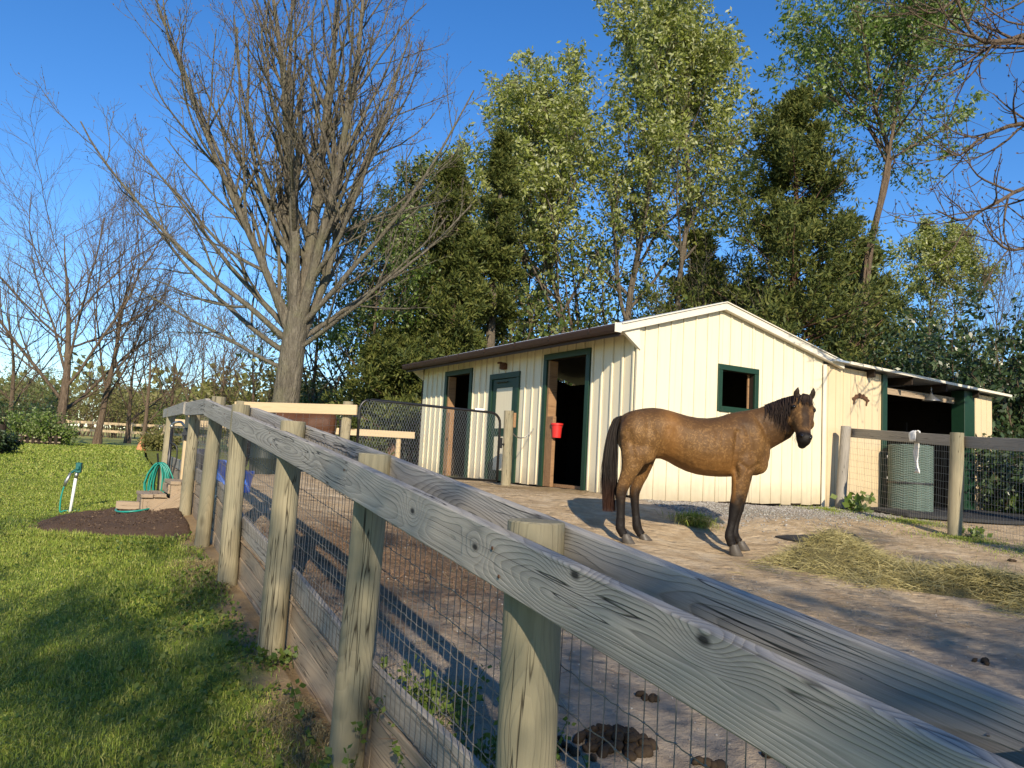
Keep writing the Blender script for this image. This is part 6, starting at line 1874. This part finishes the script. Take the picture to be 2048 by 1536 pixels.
# ------------------------------------------------------------------ grass, hay, straw, gravel
def blades(x, y, z, h, w, rg, lean=.45, mat='grass_blade', name='grass', az=None):
    n = len(x); a = rg.uniform(0, 2 * pi, n); fa = rg.uniform(0, 2 * pi, n)
    base = np.stack([x, y, z], 1)
    s = np.stack([np.cos(fa), np.sin(fa), np.zeros(n)], 1) * (w / 2)[:, None]
    d = np.stack([np.cos(a), np.sin(a), np.zeros(n)], 1)
    l1 = (rg.random(n) * lean)[:, None]
    up = np.array([0, 0, 1.0])
    m = base + (up * .55 + d * l1 * .35) * h[:, None]
    t = base + (up * (1 - l1 * .5) * .98 + d * l1 * 1.1) * h[:, None]
    v = np.stack([base, m + s * 1.3, t, m - s * 1.3], 1).reshape(-1, 3)
    k = (np.arange(n) * 4)[:, None]
    return v, k + np.array([[0, 1, 2, 3]])
def lawn_grass():
    rg = np.random.default_rng(400)
    V, Q, T = [], [], []; off = 0
    for (ya, yb, n, h, w) in ((1.9, 4.5, 80000, .034, .0032), (4.5, 8, 90000, .034, .0045), (8, 14, 65000, .036, .008), (14, 22, 40000, .05, .018), (22, 36, 36000, .055, .034)):
        y = np.sqrt(rg.uniform(ya ** 2, yb ** 2, n)); x = -(y * .74 + .4) + rg.random(n) * ((xf(y) - .03) + (y * .74 + .4))
        d = xf(y) - x
        keep = ~in_poly(x, y, MULCH)
        # thin, worn strip along the fence foot and bald patches
        worn = np.clip((d - .02) / .32 + vnoise(x, y, 4, 41) * 1.3, .04, 1)
        worn = np.where(y > 9.5, np.clip((d - .02) / .4 + vnoise(x, y, 1.2, 41) * 1.0, .1, 1), worn)
        patch = np.clip(.85 + vnoise(x, y, 1.3, 42) * 1.1 + vnoise(x, y, 4.1, 43) * .6, .12, 1)
        keep &= rg.random(n) < worn * patch
        x, y = x[keep], y[keep]; n = len(x)
        hh = h * (1 + rg.uniform(-.45, .5, n)) * (1 + vnoise(x, y, 1.7, 44) * .7 + vnoise(x, y, 6, 46) * .5)
        edge = in_poly(x, y + .22, MULCH) & (y < 7.6)
        hh = np.where(edge, hh * 1.7, hh)
        v, q = blades(x, y, lawn_z(x, y) - .004, hh, np.full(n, w) * rg.uniform(.7, 1.3, n), rg, 1.2)
        V.append(v); Q.append(q + off); off += len(v)
    o = link('lawn_grass', mesh_np('lawn_grass', np.concatenate(V), np.concatenate(Q)), MAT['grass_blade'])
    tag(o, 'short green lawn grass left of the long fence', 'grass', kind='stuff')
    # dry bleached grass along the fence foot
    n = 34000; y = rg.uniform(2.0, 8.4, n); d = np.abs(rg.normal(size=n)) * .16 + .01; x = xf(y) - d
    keep = (vnoise(x, y, 2.2, 51) + vnoise(x, y, 6, 52) * .5 > -.02) & ~in_poly(x, y, MULCH)
    x, y = x[keep], y[keep]; n = len(x)
    v, q = blades(x, y, lawn_z(x, y) - .002, rg.uniform(.02, .06, n), rg.uniform(.002, .004, n), rg, 2.4)
    o = link('dry_grass', mesh_np('dry_grass', v, q), MAT['dry_grass'])
    tag(o, 'bleached dry grass strip at the foot of the long fence', 'dry grass', kind='stuff')
    # clover and ground ivy near the fence
    n = 5000; y = rg.uniform(2.2, 8, n); d = np.abs(rg.normal(size=n)) * .55 + .05; x = xf(y) - d
    keep = (vnoise(x, y, 1.6, 53) + vnoise(x, y, 5, 54) * .6 > .10) & ~in_poly(x, y, MULCH)
    x, y = x[keep], y[keep]; n = len(x)
    p = np.stack([x, y, lawn_z(x, y) + rg.uniform(.01, .05, n)], 1)
    dd = rg.normal(size=(n, 3)); dd[:, 2] *= .35
    v, q = leaf_quads(p, norm(dd), rg, .024, .4, 1.0, .8, 0)
    o = link('clover', mesh_np('clover', v, q), MAT['clover_leaf'])
    tag(o, 'clover and ground ivy patches on the lawn by the fence', 'clover', kind='stuff')
lawn_grass()

def weed_clump(name, label, c, n, h, seed, leaf=.035, spread=.1, mat='clover_leaf', per=14):
    rg = np.random.default_rng(seed)
    z = gz_any(*c)
    base = np.array([c[0], c[1], z])
    p = base + np.stack([rg.normal(size=n) * spread, rg.normal(size=n) * spread, np.full(n, -.01)], 1)
    d = np.stack([rg.normal(size=n) * .4, rg.normal(size=n) * .4, np.ones(n)], 1)
    S = dict(P=walk(p, norm(d), rg.uniform(.5, 1, n) * h, 5, .18, .0, rg), R=np.full((n, 6), .0018), L=np.full(n, h))
    v, q = tubes_np([S], [3])
    pt, tn = sample_pts(S, per, rg, .1, leaf * .5)
    lv = leaf_quads(pt, tn, rg, leaf, .4, .75, .2, -.1)
    return tree_thing(name, label, base, (v, q), lv, 'leaf_mid', mat, cat='weed', crown='leaves')
weed_clump('weed', 'leafy weed growing through the wire at the foot of the second post', (-.28, 3.22), 34, .24, 1, .03, .16)
weed_clump('weed', 'weed patch on the yard side low behind the wire', (.02, 2.75), 40, .16, 2, .028, .2)
weed_clump('weed', 'vine weed on the lawn side of the second post', (-.64, 3.06), 6, .24, 3, .03, .05)
weed_clump('weed', 'small vine weed at the foot of the third post', (-1.15, 4.16), 8, .12, 4, .03, .05)
weed_clump('weed', 'broad-leaved weed by the post at the barn corner fence', (5.66, 12.45), 14, .32, 5, .13, .08, 'leaf_spring', 5)
weed_clump('weed', 'small bright weed at the foot of the right-hand round post', (5.95, 9.92), 14, .16, 6, .07, .06, 'leaf_spring', 6)
weed_clump('weed', 'light-green weeds below the leaning wire panel', (float(bw(9.3, -.6, 0).x), float(bw(9.3, -.6, 0).y)), 40, .5, 7, .14, .3, 'leaf_spring', 7)
def tuft(name, label, c, n, h, spread, seed, mat='grass_blade', w=.006):
    rg = np.random.default_rng(seed)
    r = np.abs(rg.normal(size=n)) * spread; a = rg.uniform(0, 6.28, n)
    x, y = c[0] + r * np.cos(a), c[1] + r * np.sin(a)
    z = pad_z(x, y) if c[0] > xf(c[1]) else lawn_z(x, y)
    v, q = blades(x, y, z - .005, h * rg.uniform(.5, 1.1, n), np.full(n, w), rg, 1.6)
    o = link(name, mesh_np(name, v, q), MAT[mat]); tag(o, label, 'grass tuft', kind='stuff'); return o
tuft('grass_tuft', 'dark grass tuft on the gravel under the horse belly', (2.32, 9.5), 1500, .2, .12, 11)
tuft('grass_tuft', 'sparse grass along the gravel foot of the gable', (5.0, 12.1), 900, .06, .3, 12)
tuft('grass_tuft', 'grass fringe along the foot of the right-hand fence', (5.75, 9.7), 1600, .06, .35, 13)
tuft('grass_tuft', 'grass fringe beside the rubber mat near the corner post', (5.85, 11.2), 1500, .07, .38, 14)
tuft('grass_tuft', 'low grass along the mats at the right picture edge', (6.0, 8.6), 1500, .05, .35, 15)

# hay: thousands of bent stems over a low mound
def hay():
    rg = np.random.default_rng(500)
    A = np.array([3.10, 8.05]); Bp = np.array([4.75, 5.2]); ax = (Bp - A); L = np.linalg.norm(ax); ax /= L; nx = np.array([ax[1], -ax[0]])
    def mound(s, d):
        w = .28 + .10 * np.sin(s * 2.1 + .6) + .06 * np.sin(s * 5)
        h = (.17 + .05 * np.sin(s * 3.3 + 1.2) + .10 * np.exp(-((s - .35) / .3) ** 2)) * np.clip(s / .25, 0, 1)
        return h * np.exp(-(d / w) ** 2)
    n = 26000
    s = rg.uniform(-.05, L, n); d = rg.normal(size=n) * (.24 + .09 * np.sin(s * 2.1 + .6) + .05 * np.sin(s * 6.3)); d += .08 * np.sin(s * 2.4)
    x = A[0] + ax[0] * s + nx[0] * d; y = A[1] + ax[1] * s + nx[1] * d
    m = mound(s, d)
    lift = m * (rg.random(n) ** .4)
    z = pad_z(x, y) + lift + .004
    ln = rg.uniform(.06, .2, n)
    az = rg.uniform(0, 2 * pi, n); el = rg.normal(size=n) * .35
    dr = np.stack([np.cos(az) * np.cos(el), np.sin(az) * np.cos(el), np.sin(el)], 1)
    bend = rg.normal(size=(n, 3)) * .35; bend[:, 2] -= .15
    p0 = np.stack([x, y, z], 1); p1 = p0 + dr * (ln / 2)[:, None]; p2 = p1 + norm(dr + bend) * (ln / 2)[:, None]
    for p in (p1, p2): p[:, 2] = np.maximum(p[:, 2], pad_z(p[:, 0], p[:, 1]) + .003)
    sd = norm(np.cross(dr, rg.normal(size=(n, 3)))) * rg.uniform(.0012, .0028, n)[:, None]
    v = np.stack([p0 - sd, p0 + sd, p1 - sd, p1 + sd, p2 - sd * .5, p2 + sd * .5], 1).reshape(-1, 3)
    k = (np.arange(n) * 6)[:, None]
    q = np.concatenate([k + np.array([[0, 1, 3, 2]]), k + np.array([[2, 3, 5, 4]])])
    o = link('hay_pile', mesh_np('hay_pile', v, q), MAT['hay'])
    tag(o, 'long loose heap of yellow-green hay on the yard dirt', 'hay', kind='stuff')
    # core so that the heap is not see-through
    S, D = np.meshgrid(np.linspace(-.0, L, 60), np.linspace(-.6, .6, 24), indexing='ij')
    X = A[0] + ax[0] * S + nx[0] * (D + .08 * np.sin(S * 2.4)); Y = A[1] + ax[1] * S + nx[1] * (D + .08 * np.sin(S * 2.4))
    Z = pad_z(X, Y) - .012 + mound(S, D) * .82
    t = NT('hay_core'); c = t.mix(t.noise(t.pos(), 70, 4, .7), (.10, .085, .035), (.26, .22, .10)); MAT['hay_core'] = t.done(c, .95, t.bump(t.noise(t.pos(), 90, 3), 1, .02), .1)
    o2 = grid_sheet('hay_core', X, Y, Z, MAT['hay_core']); o2.parent = o; o2['kind'] = 'stuff'
hay()
def litter():
    rg = np.random.default_rng(600)
    def lay(n, xs, ys, ln, w, mat, name, label, mask=None, cat='straw', lift=.004):
        x, y = xs(n), ys(n)
        if mask is not None:
            k = mask(x, y); x, y = x[k], y[k]; n = len(x)
        az = rg.uniform(0, 2 * pi, n); L = rg.uniform(*ln, n)
        p0 = np.stack([x, y, pad_z(x, y) + lift * rg.uniform(.3, 1.5, n)], 1)
        x1, y1 = x + np.cos(az) * L, y + np.sin(az) * L
        p1 = np.stack([x1, y1, pad_z(x1, y1) + lift * rg.uniform(.3, 3, n)], 1)
        sd = np.stack([-np.sin(az), np.cos(az), np.zeros(n)], 1) * rg.uniform(*w, n)[:, None]
        v = np.stack([p0 - sd, p0 + sd, p1 + sd, p1 - sd], 1).reshape(-1, 3)
        q = (np.arange(n) * 4)[:, None] + np.arange(4)[None]
        o = link(name, mesh_np(name, v, q), MAT[mat]); tag(o, label, cat, kind='stuff')
    m1 = lambda x, y: (vnoise(x, y, 1.1, 61) + vnoise(x, y, 4, 62) * .5 > -.05) & (x > xf(y) + .1)
    lay(30000, lambda n: rg.uniform(-4, 6.2, n), lambda n: rg.uniform(3.2, 12.2, n) , (.03, .11), (.0008, .002), 'straw', 'straw_litter', 'scattered straw trodden into the yard dirt', m1)
    c = bw(-.45, 1.4, 0)
    lay(9000, lambda n: c.x + rg.normal(size=n) * .75, lambda n: c.y + rg.normal(size=n) * .55, (.03, .1), (.001, .0025), 'straw', 'straw_bedding', 'pale bedding straw spilling from the tall barn doorway', lambda x, y: ((x - 1.755) * .861 + (y - 10.8) * .509) < -.05)
    # gravel bank below the gable
    n = 5500
    gv = rg.uniform(.1, 4.6, n); ga = -np.abs(rg.normal(size=n)) * .75 - .05
    x = 1.755 + .861 * gv - .509 * ga; y = 10.8 + .509 * gv + .861 * ga
    m = MB().ico((0, 0, 0), 1, (1, 1, .6), 1)
    tv = np.array([(1, 0, 0), (-1, 0, 0), (0, 1, 0), (0, -1, 0), (0, 0, .7), (0, 0, -.7)], float); tf = np.array([(0, 2, 4), (2, 1, 4), (1, 3, 4), (3, 0, 4), (2, 0, 5), (1, 2, 5), (3, 1, 5), (0, 3, 5)])
    r = rg.uniform(.006, .022, n)
    rot = rg.uniform(0, 6.28, n); c_, s_ = np.cos(rot), np.sin(rot)
    sxv = tv[None] * r[:, None, None] * (1 + rg.uniform(-.25, .25, (n, len(tv), 1))) * np.stack([rg.uniform(.7, 1.3, n), rg.uniform(.7, 1.3, n), np.ones(n)], 1)[:, None, :]
    X = sxv[..., 0] * c_[:, None] - sxv[..., 1] * s_[:, None] + x[:, None]; Y = sxv[..., 0] * s_[:, None] + sxv[..., 1] * c_[:, None] + y[:, None]
    Z = sxv[..., 2] + (pad_z(x, y) + r * .2)[:, None]
    v = np.stack([X, Y, Z], -1).reshape(-1, 3); t = (tf[None] + (np.arange(n) * len(tv))[:, None, None]).reshape(-1, 3)
    o = link('gravel', mesh_np('gravel', v, None, t), MAT['pebble']); tag(o, 'grey gravel bank below the gable wall', 'gravel', kind='stuff')
    n = 2600
    x = rg.uniform(-1, 6, n); y = rg.uniform(1.6, 7, n); k = x > xf(y) + .15; x, y = x[k], y[k]; n = len(x)
    r = rg.uniform(.003, .009, n)
    v = (tv[None] * r[:, None, None]); v = v + np.stack([x, y, pad_z(x, y) + r * .2], 1)[:, None, :]
    t = (tf[None] + (np.arange(n) * len(tv))[:, None, None]).reshape(-1, 3)
    o = link('pebbles', mesh_np('pebbles', v.reshape(-1, 3), None, t), MAT['pebble']); tag(o, 'small pebbles scattered over the near grey yard', 'pebbles', kind='stuff')
    # twigs and brown clods on the dark patch behind the fence
    lay(5000, lambda n: -.7 + rg.normal(size=n) * .8, lambda n: 5.9 + rg.normal(size=n) * 1.0, (.04, .14), (.001, .003), 'old_brown_wood', 'trodden_twigs', 'brown trodden twigs and old hay behind the wire', lambda x, y: x > xf(y) + .12, 'twigs', .01)
litter()

def mulch_chips():
    rg = np.random.default_rng(700)
    xs = [p[0] for p in MULCH]; ys = [p[1] for p in MULCH]
    n = 6000; x = rg.uniform(min(xs) - .1, max(xs) + .1, n); y = rg.uniform(min(ys) - .1, max(ys) + .1, n)
    cx, cy = sum(xs) / len(xs), sum(ys) / len(ys)
    k = in_poly(cx + (x - cx) * .94, cy + (y - cy) * .94, MULCH) & (x < xf(y) - .06); x, y = x[k], y[k]; n = len(x)
    inside = in_poly(cx + (x - cx) * 1.25, cy + (y - cy) * 1.25, MULCH)
    p = np.stack([x, y, lawn_z(x, y) + np.where(inside, .055, .02)], 1)
    d = rg.normal(size=(n, 3)); d[:, 2] *= .3
    v, q = leaf_quads(p, norm(d), rg, .02, .5, .5, .9, 0)
    leaf_mat('mulch_chip', [(.05, .03, .02), (.09, .055, .035), (.11, .07, .045), (.16, .11, .07)], 0.0, .9)
    o = link('mulch_chips', mesh_np('mulch_chips', v, q), MAT['mulch_chip']); tag(o, 'loose dark bark chips over the mulch bed', 'bark chips', kind='stuff')
mulch_chips()
